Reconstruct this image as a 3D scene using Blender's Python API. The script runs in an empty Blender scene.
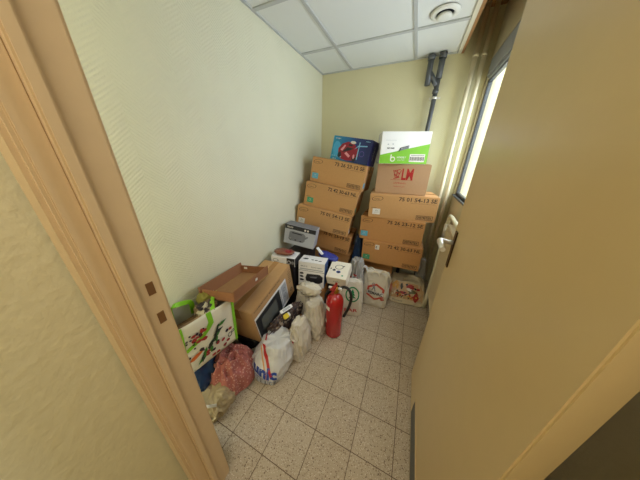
import bpy, bmesh, math, random
from mathutils import Vector, Matrix, Euler, noise
from mathutils.bvhtree import BVHTree
random.seed(7)
SC = bpy.context.scene
C = SC.collection
PI = math.pi

# ------------------------------------------------------------------ materials
MATS = {}
def new_mat(name):
    m = bpy.data.materials.new(name); m.use_nodes = True
    nt = m.node_tree; b = nt.nodes['Principled BSDF']
    return m, nt, b
def srgb(r, g, b):
    f = lambda c: (c/255/12.92) if c/255 <= .04045 else ((c/255+.055)/1.055)**2.4
    return (f(r), f(g), f(b), 1)
def mat(name, col, rough=.6, metal=0, bump=0, scale=30, vary=0, coat=0, detail=3, spec=None):
    """plain surface with a little mottling and grain of its own"""
    if name in MATS: return MATS[name]
    m, nt, b = new_mat(name)
    b.inputs['Roughness'].default_value = rough
    b.inputs['Metallic'].default_value = metal
    if spec is not None: b.inputs['Specular IOR Level'].default_value = spec
    if coat: b.inputs['Coat Weight'].default_value = coat
    c = srgb(*col)
    tc = nt.nodes.new('ShaderNodeTexCoord')
    nz = nt.nodes.new('ShaderNodeTexNoise'); nz.inputs['Scale'].default_value = scale; nz.inputs['Detail'].default_value = detail
    nt.links.new(tc.outputs['Object'], nz.inputs['Vector'])
    if vary:
        mx = nt.nodes.new('ShaderNodeMix'); mx.data_type = 'RGBA'
        mx.inputs[6].default_value = tuple(x*(1-vary) for x in c[:3])+(1,)
        mx.inputs[7].default_value = tuple(min(1, x*(1+vary)) for x in c[:3])+(1,)
        nt.links.new(nz.outputs['Fac'], mx.inputs[0]); nt.links.new(mx.outputs[2], b.inputs['Base Color'])
    else: b.inputs['Base Color'].default_value = c
    if bump:
        bp = nt.nodes.new('ShaderNodeBump'); bp.inputs['Strength'].default_value = bump; bp.inputs['Distance'].default_value = .01
        nt.links.new(nz.outputs['Fac'], bp.inputs['Height']); nt.links.new(bp.outputs[0], b.inputs['Normal'])
    MATS[name] = m
    return m
def math_node(nt, op, a, bv=None, c=None):
    n = nt.nodes.new('ShaderNodeMath'); n.operation = op
    for i, v in enumerate((a, bv, c)):
        if v is None: continue
        if isinstance(v, (int, float)): n.inputs[i].default_value = v
        else: nt.links.new(v, n.inputs[i])
    return n.outputs[0]
def mixc(nt, fac, a, b):
    mx = nt.nodes.new('ShaderNodeMix'); mx.data_type = 'RGBA'
    for i, v in ((0, fac), (6, a), (7, b)):
        if isinstance(v, (tuple, float, int)): mx.inputs[i].default_value = v
        else: nt.links.new(v, mx.inputs[i])
    return mx.outputs[2]

def floor_material():
    m, nt, b = new_mat('speckled_floor_tiles')
    geo = nt.nodes.new('ShaderNodeNewGeometry'); sp = nt.nodes.new('ShaderNodeSeparateXYZ')
    nt.links.new(geo.outputs['Position'], sp.inputs[0])
    P = .2066
    def line(o, off):
        u = math_node(nt, 'FRACT', math_node(nt, 'DIVIDE', math_node(nt, 'SUBTRACT', o, off-20*P), P))
        d = math_node(nt, 'ABSOLUTE', math_node(nt, 'SUBTRACT', u, .5))
        return math_node(nt, 'GREATER_THAN', d, .5-.0085)
    gx = line(sp.outputs[0], .165); gy = line(sp.outputs[1], .323)
    g = math_node(nt, 'MAXIMUM', gx, gy)
    n1 = nt.nodes.new('ShaderNodeTexNoise'); n1.inputs['Scale'].default_value = 6; n1.inputs['Detail'].default_value = 4
    nt.links.new(geo.outputs['Position'], n1.inputs['Vector'])
    base = mixc(nt, n1.outputs['Fac'], srgb(172, 156, 132), srgb(192, 176, 152))
    # per tile tone
    def cell(o, off): return math_node(nt, 'FLOOR', math_node(nt, 'DIVIDE', math_node(nt, 'SUBTRACT', o, off-20*P), P))
    cb = nt.nodes.new('ShaderNodeCombineXYZ'); nt.links.new(cell(sp.outputs[0], .165), cb.inputs[0]); nt.links.new(cell(sp.outputs[1], .323), cb.inputs[1])
    wn = nt.nodes.new('ShaderNodeTexWhiteNoise'); wn.noise_dimensions = '2D'; nt.links.new(cb.outputs[0], wn.inputs['Vector'])
    base = mixc(nt, math_node(nt, 'MULTIPLY', wn.outputs['Value'], .25), base, srgb(166, 146, 120))
    out = base
    for sc, th, col, s in ((150, .30, srgb(118, 92, 66), 0), (95, .20, srgb(92, 70, 52), 3), (210, .28, srgb(222, 212, 190), 9)):
        v = nt.nodes.new('ShaderNodeTexVoronoi'); v.inputs['Scale'].default_value = sc
        mp = nt.nodes.new('ShaderNodeMapping'); mp.inputs['Location'].default_value = (s, s*.7, 0)
        nt.links.new(geo.outputs['Position'], mp.inputs[0]); nt.links.new(mp.outputs[0], v.inputs['Vector'])
        sepc = nt.nodes.new('ShaderNodeSeparateColor'); nt.links.new(v.outputs['Color'], sepc.inputs[0])
        size = math_node(nt, 'MULTIPLY', sepc.outputs[0], th*1.7)
        f = math_node(nt, 'LESS_THAN', v.outputs['Distance'], size)
        pick = math_node(nt, 'GREATER_THAN', sepc.outputs[1], .42)
        out = mixc(nt, math_node(nt, 'MULTIPLY', math_node(nt, 'MULTIPLY', f, pick), .8), out, col)
    out = mixc(nt, g, out, srgb(98, 76, 54))
    nt.links.new(out, b.inputs['Base Color'])
    b.inputs['Roughness'].default_value = .42
    bp = nt.nodes.new('ShaderNodeBump'); bp.inputs['Strength'].default_value = .6; bp.inputs['Distance'].default_value = .002; bp.invert = True
    nt.links.new(g, bp.inputs['Height']); nt.links.new(bp.outputs[0], b.inputs['Normal'])
    return m

def wallpaper_material(name, col, strength, axis):
    """painted embossed wallpaper: slanting ribs that alternate in vertical bands"""
    m, nt, b = new_mat(name)
    geo = nt.nodes.new('ShaderNodeNewGeometry'); sp = nt.nodes.new('ShaderNodeSeparateXYZ')
    nt.links.new(geo.outputs['Position'], sp.inputs[0])
    u = sp.outputs[axis]; z = sp.outputs[2]
    band = math_node(nt, 'PINGPONG', u, .085)
    k = math_node(nt, 'ADD', math_node(nt, 'MULTIPLY', z, 1), math_node(nt, 'MULTIPLY', band, .8))
    n0 = nt.nodes.new('ShaderNodeTexNoise'); n0.inputs['Scale'].default_value = 12; nt.links.new(geo.outputs['Position'], n0.inputs['Vector'])
    k = math_node(nt, 'ADD', k, math_node(nt, 'MULTIPLY', n0.outputs['Fac'], .006))
    ribs = math_node(nt, 'SINE', math_node(nt, 'MULTIPLY', k, 2*PI/.0165))
    n1 = nt.nodes.new('ShaderNodeTexNoise'); n1.inputs['Scale'].default_value = 130; n1.inputs['Detail'].default_value = 5
    nt.links.new(geo.outputs['Position'], n1.inputs['Vector'])
    n2 = nt.nodes.new('ShaderNodeTexNoise'); n2.inputs['Scale'].default_value = 5; nt.links.new(geo.outputs['Position'], n2.inputs['Vector'])
    hgt = math_node(nt, 'ADD', math_node(nt, 'MULTIPLY', ribs, n2.outputs['Fac']), math_node(nt, 'MULTIPLY', n1.outputs['Fac'], 1.6))
    bp = nt.nodes.new('ShaderNodeBump'); bp.inputs['Strength'].default_value = strength; bp.inputs['Distance'].default_value = .0012
    nt.links.new(hgt, bp.inputs['Height']); nt.links.new(bp.outputs[0], b.inputs['Normal'])
    n3 = nt.nodes.new('ShaderNodeTexNoise'); n3.inputs['Scale'].default_value = 2.2; n3.inputs['Detail'].default_value = 5
    nt.links.new(geo.outputs['Position'], n3.inputs['Vector'])
    c = srgb(*col); d = srgb(*[x*.94 for x in col])
    nt.links.new(mixc(nt, n3.outputs['Fac'], d, c), b.inputs['Base Color'])
    b.inputs['Roughness'].default_value = .55
    return m

def plastic_film(name, col, rough=.4, trans=0.0):
    """thin carrier bag film, wrinkled"""
    m, nt, b = new_mat(name)
    tc = nt.nodes.new('ShaderNodeTexCoord')
    v = nt.nodes.new('ShaderNodeTexNoise'); v.noise_type = 'RIDGED_MULTIFRACTAL'; v.normalize = True; v.inputs['Scale'].default_value = 9; v.inputs['Detail'].default_value = 4; v.inputs['Distortion'].default_value = 1.2
    nt.links.new(tc.outputs['Object'], v.inputs['Vector'])
    bp = nt.nodes.new('ShaderNodeBump'); bp.inputs['Strength'].default_value = .7; bp.inputs['Distance'].default_value = .03
    nt.links.new(v.outputs['Fac'], bp.inputs['Height']); nt.links.new(bp.outputs[0], b.inputs['Normal'])
    c = srgb(*col)
    nt.links.new(mixc(nt, v.outputs['Fac'], tuple(x*.85 for x in c[:3])+(1,), c), b.inputs['Base Color'])
    b.inputs['Roughness'].default_value = rough
    b.inputs['Alpha'].default_value = 1-trans
    MATS[name] = m
    return m

def cloth_material():
    m, nt, b = new_mat('pink_spotted_cloth')
    tc = nt.nodes.new('ShaderNodeTexCoord')
    v = nt.nodes.new('ShaderNodeTexVoronoi'); v.inputs['Scale'].default_value = 62
    nt.links.new(tc.outputs['Object'], v.inputs['Vector'])
    f = math_node(nt, 'LESS_THAN', v.outputs['Distance'], .3)
    n = nt.nodes.new('ShaderNodeTexNoise'); n.inputs['Scale'].default_value = 8; nt.links.new(tc.outputs['Object'], n.inputs['Vector'])
    base = mixc(nt, n.outputs['Fac'], srgb(158, 88, 80), srgb(188, 118, 108))
    nt.links.new(mixc(nt, math_node(nt, 'MULTIPLY', f, .6), base, srgb(222, 178, 164)), b.inputs['Base Color'])
    b.inputs['Roughness'].default_value = .9
    return m
def patterned_material(name, cols, scale):
    m, nt, b = new_mat(name)
    tc = nt.nodes.new('ShaderNodeTexCoord')
    v = nt.nodes.new('ShaderNodeTexVoronoi'); v.inputs['Scale'].default_value = scale
    nt.links.new(tc.outputs['Object'], v.inputs['Vector'])
    s = nt.nodes.new('ShaderNodeSeparateColor'); nt.links.new(v.outputs['Color'], s.inputs[0])
    r = nt.nodes.new('ShaderNodeValToRGB'); r.color_ramp.interpolation = 'CONSTANT'
    el = r.color_ramp.elements
    while len(el) < len(cols): el.new(.5)
    for i, c in enumerate(cols): el[i].position = i/len(cols); el[i].color = srgb(*c)
    nt.links.new(s.outputs[0], r.inputs[0]); nt.links.new(r.outputs[0], b.inputs['Base Color'])
    b.inputs['Roughness'].default_value = .6
    return m

# ------------------------------------------------------------------ mesh building
class MB:
    def __init__(s): s.bm = bmesh.new(); s.mats = []
    def mi(s, m):
        if m not in s.mats: s.mats.append(m)
        return s.mats.index(m)
    def box(s, c, d, m, bev=0, M=None, seg=2):
        t = bmesh.new(); bmesh.ops.create_cube(t, size=1)
        for v in t.verts: v.co = Vector((v.co.x*d[0], v.co.y*d[1], v.co.z*d[2]))
        if bev: bmesh.ops.bevel(t, geom=t.edges[:], offset=bev, segments=seg, affect='EDGES')
        T = Matrix.Translation(c) @ (M.to_4x4() if M else Matrix.Identity(4))
        t.transform(T); s.merge(t, m)
    def merge(s, t, m):
        i = s.mi(m); mp = [s.bm.verts.new(v.co) for v in t.verts]
        t.verts.index_update()
        for f in t.faces:
            try:
                nf = s.bm.faces.new([mp[v.index] for v in f.verts]); nf.material_index = i; nf.smooth = f.smooth
            except ValueError: pass
        t.free()
    def face(s, pts, m, smooth=False):
        vs = [s.bm.verts.new(p) for p in pts]; f = s.bm.faces.new(vs); f.material_index = s.mi(m); f.smooth = smooth; return f
    def tube(s, pts, r, m, n=14, cap=True, smooth=True):
        pts = [Vector(p) for p in pts]; rs = r if isinstance(r, (list, tuple)) else [r]*len(pts)
        rings = []; prev = None
        for i, p in enumerate(pts):
            d = (pts[min(i+1, len(pts)-1)]-pts[max(i-1, 0)]).normalized()
            if prev is None:
                a = d.orthogonal().normalized()
            else:
                a = (prev - d*prev.dot(d)).normalized()
            prev = a; b2 = d.cross(a)
            rings.append([s.bm.verts.new(p+(a*math.cos(2*PI*k/n)+b2*math.sin(2*PI*k/n))*rs[i]) for k in range(n)])
        mi = s.mi(m)
        for A, B in zip(rings, rings[1:]):
            for k in range(n):
                f = s.bm.faces.new((A[k], A[(k+1) % n], B[(k+1) % n], B[k])); f.material_index = mi; f.smooth = smooth
        if cap:
            for q in (rings[0][::-1], rings[-1]):
                f = s.bm.faces.new(q); f.material_index = mi
    def lathe(s, prof, m, c=(0, 0, 0), n=32, M=None, cap=True):
        rings = []
        for r, z in prof:
            rings.append([Vector((r*math.cos(2*PI*k/n), r*math.sin(2*PI*k/n), z)) for k in range(n)])
        T = Matrix.Translation(c) @ (M.to_4x4() if M else Matrix.Identity(4))
        rings = [[s.bm.verts.new(T @ p) for p in ring] for ring in rings]; mi = s.mi(m)
        for A, B in zip(rings, rings[1:]):
            for k in range(n):
                f = s.bm.faces.new((A[k], A[(k+1) % n], B[(k+1) % n], B[k])); f.material_index = mi; f.smooth = True
        if cap:
            for q in (rings[0][::-1], rings[-1]):
                f = s.bm.faces.new(q); f.material_index = mi
    def grid(s, fn, nu, nv, m, smooth=True):
        vs = [[s.bm.verts.new(fn(i/nu, j/nv)) for j in range(nv+1)] for i in range(nu+1)]; mi = s.mi(m)
        for i in range(nu):
            for j in range(nv):
                f = s.bm.faces.new((vs[i][j], vs[i+1][j], vs[i+1][j+1], vs[i][j+1])); f.material_index = mi; f.smooth = smooth
    def build(s, name, parent=None, smooth_angle=None):
        me = bpy.data.meshes.new(name); bmesh.ops.recalc_face_normals(s.bm, faces=s.bm.faces[:]) if smooth_angle != 'keep' else None
        s.bm.to_mesh(me); s.bm.free()
        for m in s.mats: me.materials.append(m)
        o = bpy.data.objects.new(name, me); C.objects.link(o)
        if parent: o.parent = parent
        return o

def text_tris(st, width=None, height=None, bold=0, shear=0):
    """the outline of a line of lettering as 2-D polygons, centred"""
    cu = bpy.data.curves.new('t', 'FONT'); cu.body = st; cu.size = 1; cu.align_x = 'CENTER'; cu.align_y = 'CENTER'; cu.resolution_u = 2
    cu.offset = bold; cu.shear = shear
    ob = bpy.data.objects.new('t', cu); C.objects.link(ob)
    dg = bpy.context.evaluated_depsgraph_get(); me = bpy.data.meshes.new_from_object(ob.evaluated_get(dg))
    vs = [(v.co.x, v.co.y) for v in me.vertices]; fs = [tuple(p.vertices) for p in me.polygons]
    bpy.data.objects.remove(ob); bpy.data.curves.remove(cu); bpy.data.meshes.remove(me)
    x0 = min(v[0] for v in vs); x1 = max(v[0] for v in vs); y0 = min(v[1] for v in vs); y1 = max(v[1] for v in vs)
    sx = (width/(x1-x0)) if width else None; sy = (height/(y1-y0)) if height else None
    sx = sx or sy; sy = sy or sx
    return [((x-(x0+x1)/2)*sx, (y-(y0+y1)/2)*sy) for x, y in vs], fs
def ring_tris(n, ro, ri, rot=0, sx=1, sy=1, sub=6):
    vs = []; fs = []
    o = [(math.cos(rot+2*PI*k/n), math.sin(rot+2*PI*k/n)) for k in range(n)]
    for k in range(n):
        for j in range(sub):
            t = j/sub; a = o[k]; b = o[(k+1) % n]; p = (a[0]+(b[0]-a[0])*t, a[1]+(b[1]-a[1])*t)
            vs += [(p[0]*ro*sx, p[1]*ro*sy), (p[0]*ri*sx, p[1]*ri*sy)]
    N = n*sub
    for k in range(N): fs.append((2*k, 2*((k+1) % N), 2*((k+1) % N)+1, 2*k+1))
    return vs, fs
def poly_tris(pts, maxlen=.015):
    t = bmesh.new(); f = t.faces.new([t.verts.new((x, y, 0)) for x, y in pts]); bmesh.ops.triangulate(t, faces=[f])
    for _ in range(5):
        es = [e for e in t.edges if e.calc_length() > maxlen]
        if not es: break
        bmesh.ops.subdivide_edges(t, edges=es, cuts=1); bmesh.ops.triangulate(t, faces=t.faces[:])
    t.verts.index_update()
    r = ([(v.co.x, v.co.y) for v in t.verts], [tuple(v.index for v in q.verts) for q in t.faces]); t.free(); return r
def blob_pts(rx, ry, n=14, seed=0, rough=.25):
    return [((1+rough*noise.noise((math.cos(a)*1.5+seed, math.sin(a)*1.5, seed*1.7)))*rx*math.cos(a), (1+rough*noise.noise((math.cos(a)*1.5+seed, math.sin(a)*1.5, seed*1.7)))*ry*math.sin(a)) for a in [2*PI*k/n for k in range(n)]]
def decal(mb, tris, M, m, lift=.0008, rot=0, at=(0, 0)):
    """print on a flat face: M maps (x, y, 0) of the print to the face, +z is outward"""
    vs, fs = tris; c, s = math.cos(rot), math.sin(rot)
    V = [mb.bm.verts.new(M @ Vector((x*c-y*s+at[0], x*s+y*c+at[1], lift))) for x, y in vs]; mi = mb.mi(m)
    for f in fs:
        try: q = mb.bm.faces.new([V[i] for i in f]); q.material_index = mi
        except ValueError: pass
def refine(tris, maxlen=.010):
    t = bmesh.new(); V = [t.verts.new((x, y, 0)) for x, y in tris[0]]
    for f in tris[1]:
        try: t.faces.new([V[i] for i in f])
        except ValueError: pass
    bmesh.ops.triangulate(t, faces=t.faces[:])
    for _ in range(4):
        es = [e for e in t.edges if e.calc_length() > maxlen]
        if not es: break
        bmesh.ops.subdivide_edges(t, edges=es, cuts=1); bmesh.ops.triangulate(t, faces=[f for f in t.faces if len(f.verts) > 3])
    t.verts.index_update(); q = ([(v.co.x, v.co.y) for v in t.verts], [tuple(v.index for v in f.verts) for f in t.faces]); t.free(); return q
def decal_wrap(mb, bvh, tris, M, m, lift=.0022, rot=0, at=(0, 0), reach=.6):
    """print that follows a soft surface: dropped on it along -z of M"""
    tris = refine(tris)
    vs, fs = tris; c, s = math.cos(rot), math.sin(rot); d = (M.to_3x3() @ Vector((0, 0, -1))).normalized(); V = []
    for x, y in vs:
        o = M @ Vector((x*c-y*s+at[0], x*s+y*c+at[1], reach/2))
        h = bvh.ray_cast(o, d, reach)
        V.append(mb.bm.verts.new(h[0]-d*lift) if h[0] else None)
    mi = mb.mi(m)
    for f in fs:
        if any(V[i] is None for i in f): continue
        try: q = mb.bm.faces.new([V[i] for i in f]); q.material_index = mi; q.smooth = True
        except ValueError: pass
    for v in V:
        if v is not None and not v.link_faces: mb.bm.verts.remove(v)
def face_M(w, d, h, face):
    """frame of a box face; the box stands on z=0 centred on x,y. print coords start at the face centre"""
    if face == 'front': return Matrix.Translation((0, -d/2, h/2)) @ Matrix.Rotation(PI/2, 4, 'X')
    if face == 'right': return Matrix.Translation((w/2, 0, h/2)) @ Matrix.Rotation(PI/2, 4, 'Z') @ Matrix.Rotation(PI/2, 4, 'X')
    if face == 'left': return Matrix.Translation((-w/2, 0, h/2)) @ Matrix.Rotation(-PI/2, 4, 'Z') @ Matrix.Rotation(PI/2, 4, 'X')
    if face == 'top': return Matrix.Translation((0, 0, h))
rect = lambda w, h: ([(-w/2, -h/2), (w/2, -h/2), (w/2, h/2), (-w/2, h/2)], [(0, 1, 2, 3)])
def frame_rect(w, h, t):
    vs = [(-w/2, -h/2), (w/2, -h/2), (w/2, h/2), (-w/2, h/2), (-w/2+t, -h/2+t), (w/2-t, -h/2+t), (w/2-t, h/2-t), (-w/2+t, h/2-t)]
    return vs, [(0, 1, 5, 4), (1, 2, 6, 5), (2, 3, 7, 6), (3, 0, 4, 7)]

def tag(o, label=None, cat=None, group=None, kind=None):
    if label: o['label'] = label
    if cat: o['category'] = cat
    if group: o['group'] = group
    if kind: o['kind'] = kind
    return o
def empty(name, loc=(0, 0, 0), rot=None):
    o = bpy.data.objects.new(name, None); C.objects.link(o); o.location = loc
    o.empty_display_size = .1
    if rot: o.rotation_euler = rot
    return o
def S(name, mb):  # part of the setting
    o = mb.build(name); o['kind'] = 'structure'; return o

# ------------------------------------------------------------------ colours
M_wallL = wallpaper_material('embossed_wallpaper_pale_green', (228, 224, 196), .8, 1)
M_wallB = wallpaper_material('embossed_wallpaper_back', (222, 214, 174), .7, 0)
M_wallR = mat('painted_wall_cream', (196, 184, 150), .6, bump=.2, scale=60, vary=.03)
M_corr = mat('corridor_wall_cream', (222, 214, 176), .7, bump=.25, scale=40, vary=.05)
M_panel = mat('ceiling_panel_white', (226, 228, 224), .85, bump=.15, scale=220, vary=.02)
M_tee = mat('ceiling_rail_white', (188, 190, 188), .5)
M_edge = mat('cream_edge_strip', (226, 220, 200), .5)
M_wood = mat('varnished_edge_board', (168, 122, 74), .5, vary=.15, scale=12)
M_frame = mat('tan_painted_door_frame', (216, 188, 146), .42, bump=.06, scale=30, vary=.04)
M_door = mat('tan_painted_door', (206, 180, 128), .38, bump=.05, scale=14, vary=.03)
M_doordark = mat('dark_brown_plate', (66, 46, 28), .4, metal=.5)
M_metal = mat('brushed_steel', (226, 222, 212), .32, metal=.6)
M_grey = mat('grey_painted_grille', (104, 100, 90), .5)
M_hole = mat('strike_hole_brown', (120, 82, 44), .6)
M_dgrey = mat('dark_grey_pvc_pipe', (84, 86, 88), .4, vary=.08, scale=9)
M_cream = mat('cream_pipe_paint', (226, 216, 184), .35, vary=.05, scale=14)
M_creamd = mat('radiator_enamel', (214, 196, 160), .35)
M_alu = mat('window_frame_dark', (70, 74, 80), .4)
M_blind = mat('grey_blind_case', (150, 152, 154), .5, vary=.06)
M_black = mat('black_plastic', (22, 22, 24), .35)
M_card = mat('carton_brown', (196, 148, 94), .75, bump=.12, scale=60, vary=.07)
M_card2 = mat('carton_brown_darker', (192, 138, 82), .75, bump=.12, scale=50, vary=.07)
M_card3 = mat('carton_pinkish_brown', (180, 142, 106), .75, bump=.1, scale=50, vary=.05)
M_card4 = mat('microwave_carton_brown', (186, 146, 98), .75, bump=.1, scale=40, vary=.06)
M_card5 = mat('tray_cardboard_red_brown', (146, 98, 64), .8, bump=.12, scale=50, vary=.1)
M_tape = mat('packing_tape', (172, 128, 78), .25, vary=.05)
M_ink = mat('print_ink_dark', (58, 44, 34), .6)
M_ink2 = mat('print_ink_brown', (104, 72, 44), .6)
M_white = mat('white_gloss_card', (236, 234, 232), .4, vary=.02)
M_paper = mat('white_paper_label', (226, 220, 210), .6)
M_lblue = mat('light_blue_sticker', (96, 172, 200), .5)
M_lgreen = mat('green_sticker', (66, 156, 112), .5)
M_lime = mat('lime_green_print', (122, 186, 44), .45, vary=.04)
M_red = mat('red_print', (178, 34, 34), .5)
M_blue = mat('blue_print', (30, 66, 150), .45)
M_dark = mat('near_black_print', (34, 34, 40), .45)
M_lgrey = mat('light_grey_print', (176, 178, 184), .4)
M_mgrey = mat('mid_grey_print', (120, 122, 128), .45, vary=.06)
M_ext = mat('fire_engine_red_paint', (172, 16, 20), .22, coat=.6)
M_rubber = mat('black_rubber', (20, 20, 20), .5)
M_brass = mat('brass', (190, 140, 60), .3, metal=.9)
M_film = plastic_film('white_carrier_bag_film', (222, 212, 192), .38)
M_vent = mat('vent_white', (226, 226, 218), .4)
M_film2 = plastic_film('cool_white_carrier_bag_film', (216, 214, 210), .36)
M_film3 = plastic_film('cream_woven_bag_film', (222, 206, 172), .42)
M_filmg = plastic_film('greyish_clear_bag_film', (188, 184, 176), .25, .25)
M_beige = plastic_film('beige_bag_film', (190, 170, 130), .5)
M_blackfilm = plastic_film('black_bin_bag_film', (20, 19, 20), .28)
M_bluefilm = plastic_film('dark_blue_bag_film', (28, 62, 104), .45)
M_pink = cloth_material()
M_pattern = patterned_material('dark_patterned_cloth', [(48, 36, 34), (70, 52, 46), (96, 80, 70), (40, 34, 44), (150, 134, 118), (62, 40, 34)], 48)

# ------------------------------------------------------------------ the room
XL, XR, YB, ZC = -1.13, .42, 2.48, 2.287
XD = .24                      # face of the open door
YF0, YF1 = .12, .211          # partition with the doorway
JX = -.56                     # left jamb
mb = MB(); mb.box((-.6, .55, -.05), (5.2, 4.2, .1), floor_material()); S('floor', mb)
mb = MB(); mb.box((XL-.05, 1.35, 1.35), (.1, 2.4, 2.7), M_wallL); S('wall_left', mb)
mb = MB(); mb.box(((XL+XR)/2, YB+.05, 1.35), (XR-XL+.4, .1, 2.7), M_wallB); S('wall_back', mb)
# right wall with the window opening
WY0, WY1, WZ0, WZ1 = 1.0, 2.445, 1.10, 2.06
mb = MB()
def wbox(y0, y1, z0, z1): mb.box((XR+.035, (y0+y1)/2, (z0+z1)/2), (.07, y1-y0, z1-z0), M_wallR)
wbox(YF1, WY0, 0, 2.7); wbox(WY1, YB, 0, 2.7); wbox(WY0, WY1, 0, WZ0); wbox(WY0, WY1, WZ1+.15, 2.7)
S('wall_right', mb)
# partition wall (corridor side cream) with the doorway, right and left parts and lintel
mb = MB()
for x0, x1, z0, z1 in ((-.80, JX-.012, 0, 2.7), (XD+.055, 2.0, 0, 2.7), (JX-.012, XD+.055, 2.04, 2.7)):
    mb.box(((x0+x1)/2, (YF0+YF1)/2+.004, (z0+z1)/2), (x1-x0, YF1-YF0-.01, z1-z0), M_corr)
S('wall_front', mb)
mb = MB(); mb.box((-.6, -1.45, 1.35), (5.2, .1, 2.7), M_corr); S('wall_corridor', mb)
mb = MB(); mb.box((-.742, -.65, 1.35), (.1, 1.536, 2.7), M_corr); S('wall_corridor_left', mb)
mb = MB(); mb.box((2.0, -.62, 1.35), (.1, 1.56, 2.7), M_corr); S('wall_corridor_right', mb)
mb = MB(); mb.box((-.6, -.65, 2.6), (5.2, 1.6, .06), M_panel); S('ceiling_corridor', mb)
# suspended ceiling: panels and rails
mb = MB()
CX1 = .187
gx = [XL, -.786, -.17, CX1-.02]; gy = [YB, 1.985, 1.365, .745, YF1-.02]
for a, b in zip(gx, gx[1:]):
    for c, d in zip(gy[1:], gy):
        mb.box(((a+b)/2, (c+d)/2, ZC+.012), (b-a-.004, d-c-.004, .016), M_panel)
for x in gx[1:3]: mb.box((x, (YB+YF1)/2, ZC+.001), (.024, YB-YF1, .008), M_tee)
for y in gy[1:4]: mb.box(((XL+CX1)/2, y, ZC+.0005), (CX1-XL, .028, .008), M_tee)
mb.box((XL+.009, (YB+YF1)/2, ZC), (.018, YB-YF1, .008), M_tee); mb.box(((XL+CX1)/2, YB-.009, ZC), (CX1-XL, .018, .008), M_tee)
mb.box((CX1-.012, (YB+YF1)/2, ZC-.002), (.026, YB-YF1, .012), M_edge)
mb.box(((XL+CX1)/2, (YB+YF1)/2, ZC+.15), (CX1-XL, YB-YF1, .04), M_panel)
S('ceiling', mb)
mb = MB(); mb.box((CX1+.011, (YB+YF1)/2, ZC+.12), (.02, YB-YF1-.002, .26), M_wood, .002); S('trim_1', mb)
mb = MB(); mb.box(((CX1+XR)/2+.06, (YB+YF1)/2, 2.56), (XR-CX1+.1, YB-YF1, .04), M_wood); S('ceiling_recess', mb)

# window
mb = MB(); f = .022; xw = XR+.03
w = empty('window_1', (xw, (WY0+WY1)/2, WZ0)); w['kind'] = 'structure'
hy = (WY1-WY0)/2; hz = WZ1-WZ0
for y in (-hy+f/2, -.35, hy-f/2): mb.box((0, y, hz/2), (.03, f, hz), M_alu, .003)
for z in (f/2, hz-f/2): mb.box((0, 0, z), (.03, 2*hy, f), M_alu, .003)
mb.build('window_frame', w)
m, nt, b = new_mat('window_glass')
b.inputs['Base Color'].default_value = (.95, .98, 1, 1); b.inputs['Roughness'].default_value = 0; b.inputs['IOR'].default_value = 1.45
tr = nt.nodes.new('ShaderNodeBsdfTransparent'); mxs = nt.nodes.new('ShaderNodeMixShader'); mxs.inputs[0].default_value = .06
tr.inputs[0].default_value = (.95, .98, 1, 1)
nt.links.new(tr.outputs[0], mxs.inputs[1]); nt.links.new(b.outputs[0], mxs.inputs[2]); nt.links.new(mxs.outputs[0], nt.nodes['Material Output'].inputs[0])
mb = MB(); mb.box((0, 0, hz/2), (.006, 2*hy-.05, hz-.05), m); mb.build('window_pane', w)
mb = MB(); mb.box((-.02, 0, -.008), (.05, 2*hy, .016), M_alu, .003); mb.build('window_sill', w)
mb = MB(); mb.box((-.005, 0, hz+.074), (.06, 2*hy-.01, .14), M_blind, .01)
for i in range(4): mb.box((-.01, 0, hz+.005-i*.004), (.03, 2*hy-.08, .003), M_blind)
mb.build('roller_blind_case', w)

# door frame
t = empty('trim_2', (JX, (YF0+YF1)/2, 0)); t['kind'] = 'structure'
def jamb(sgn, X, nm):
    mb = MB(); H = 2.03
    def b(x0, x1, y0, y1, bev=.002): mb.box((X+sgn*(x0+x1)/2-JX, (y0+y1)/2-(YF0+YF1)/2, H/2), (abs(x1-x0), y1-y0, H), M_frame, bev)
    b(-.04, 0, .158, YF1)             # rebate with the strike plates
    b(-.04, .016, .138, .1585, .003)  # stop
    b(-.04, 0, YF0-.012, .1385)       # outer lining
    b(-.075, -.004, YF0-.024, YF0+.002, .007) # architrave, two steps
    b(-.118, -.06, YF0-.015, YF0+.002, .005)
    b(-.05, -.002, YF1-.003, YF1+.004, .003)
    mb.build(nm, t)
jamb(1, JX, 'jamb'); jamb(-1, XD+.045, 'jamb')
mb = MB(); Lx = (JX+XD+.045)/2-JX
mb.box((Lx, 0, 2.045), (XD+.045-JX+.08, YF1-YF0+.02, .035), M_frame, .003); mb.build('lintel', t)
for z, h_ in ((1.105, .036), (1.01, .036)):
    mb = MB(); mb.box((.0006, .188-(YF0+YF1)/2, z), (.0016, .016, h_), M_hole, 0); mb.build('strike_plate', t)

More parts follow.
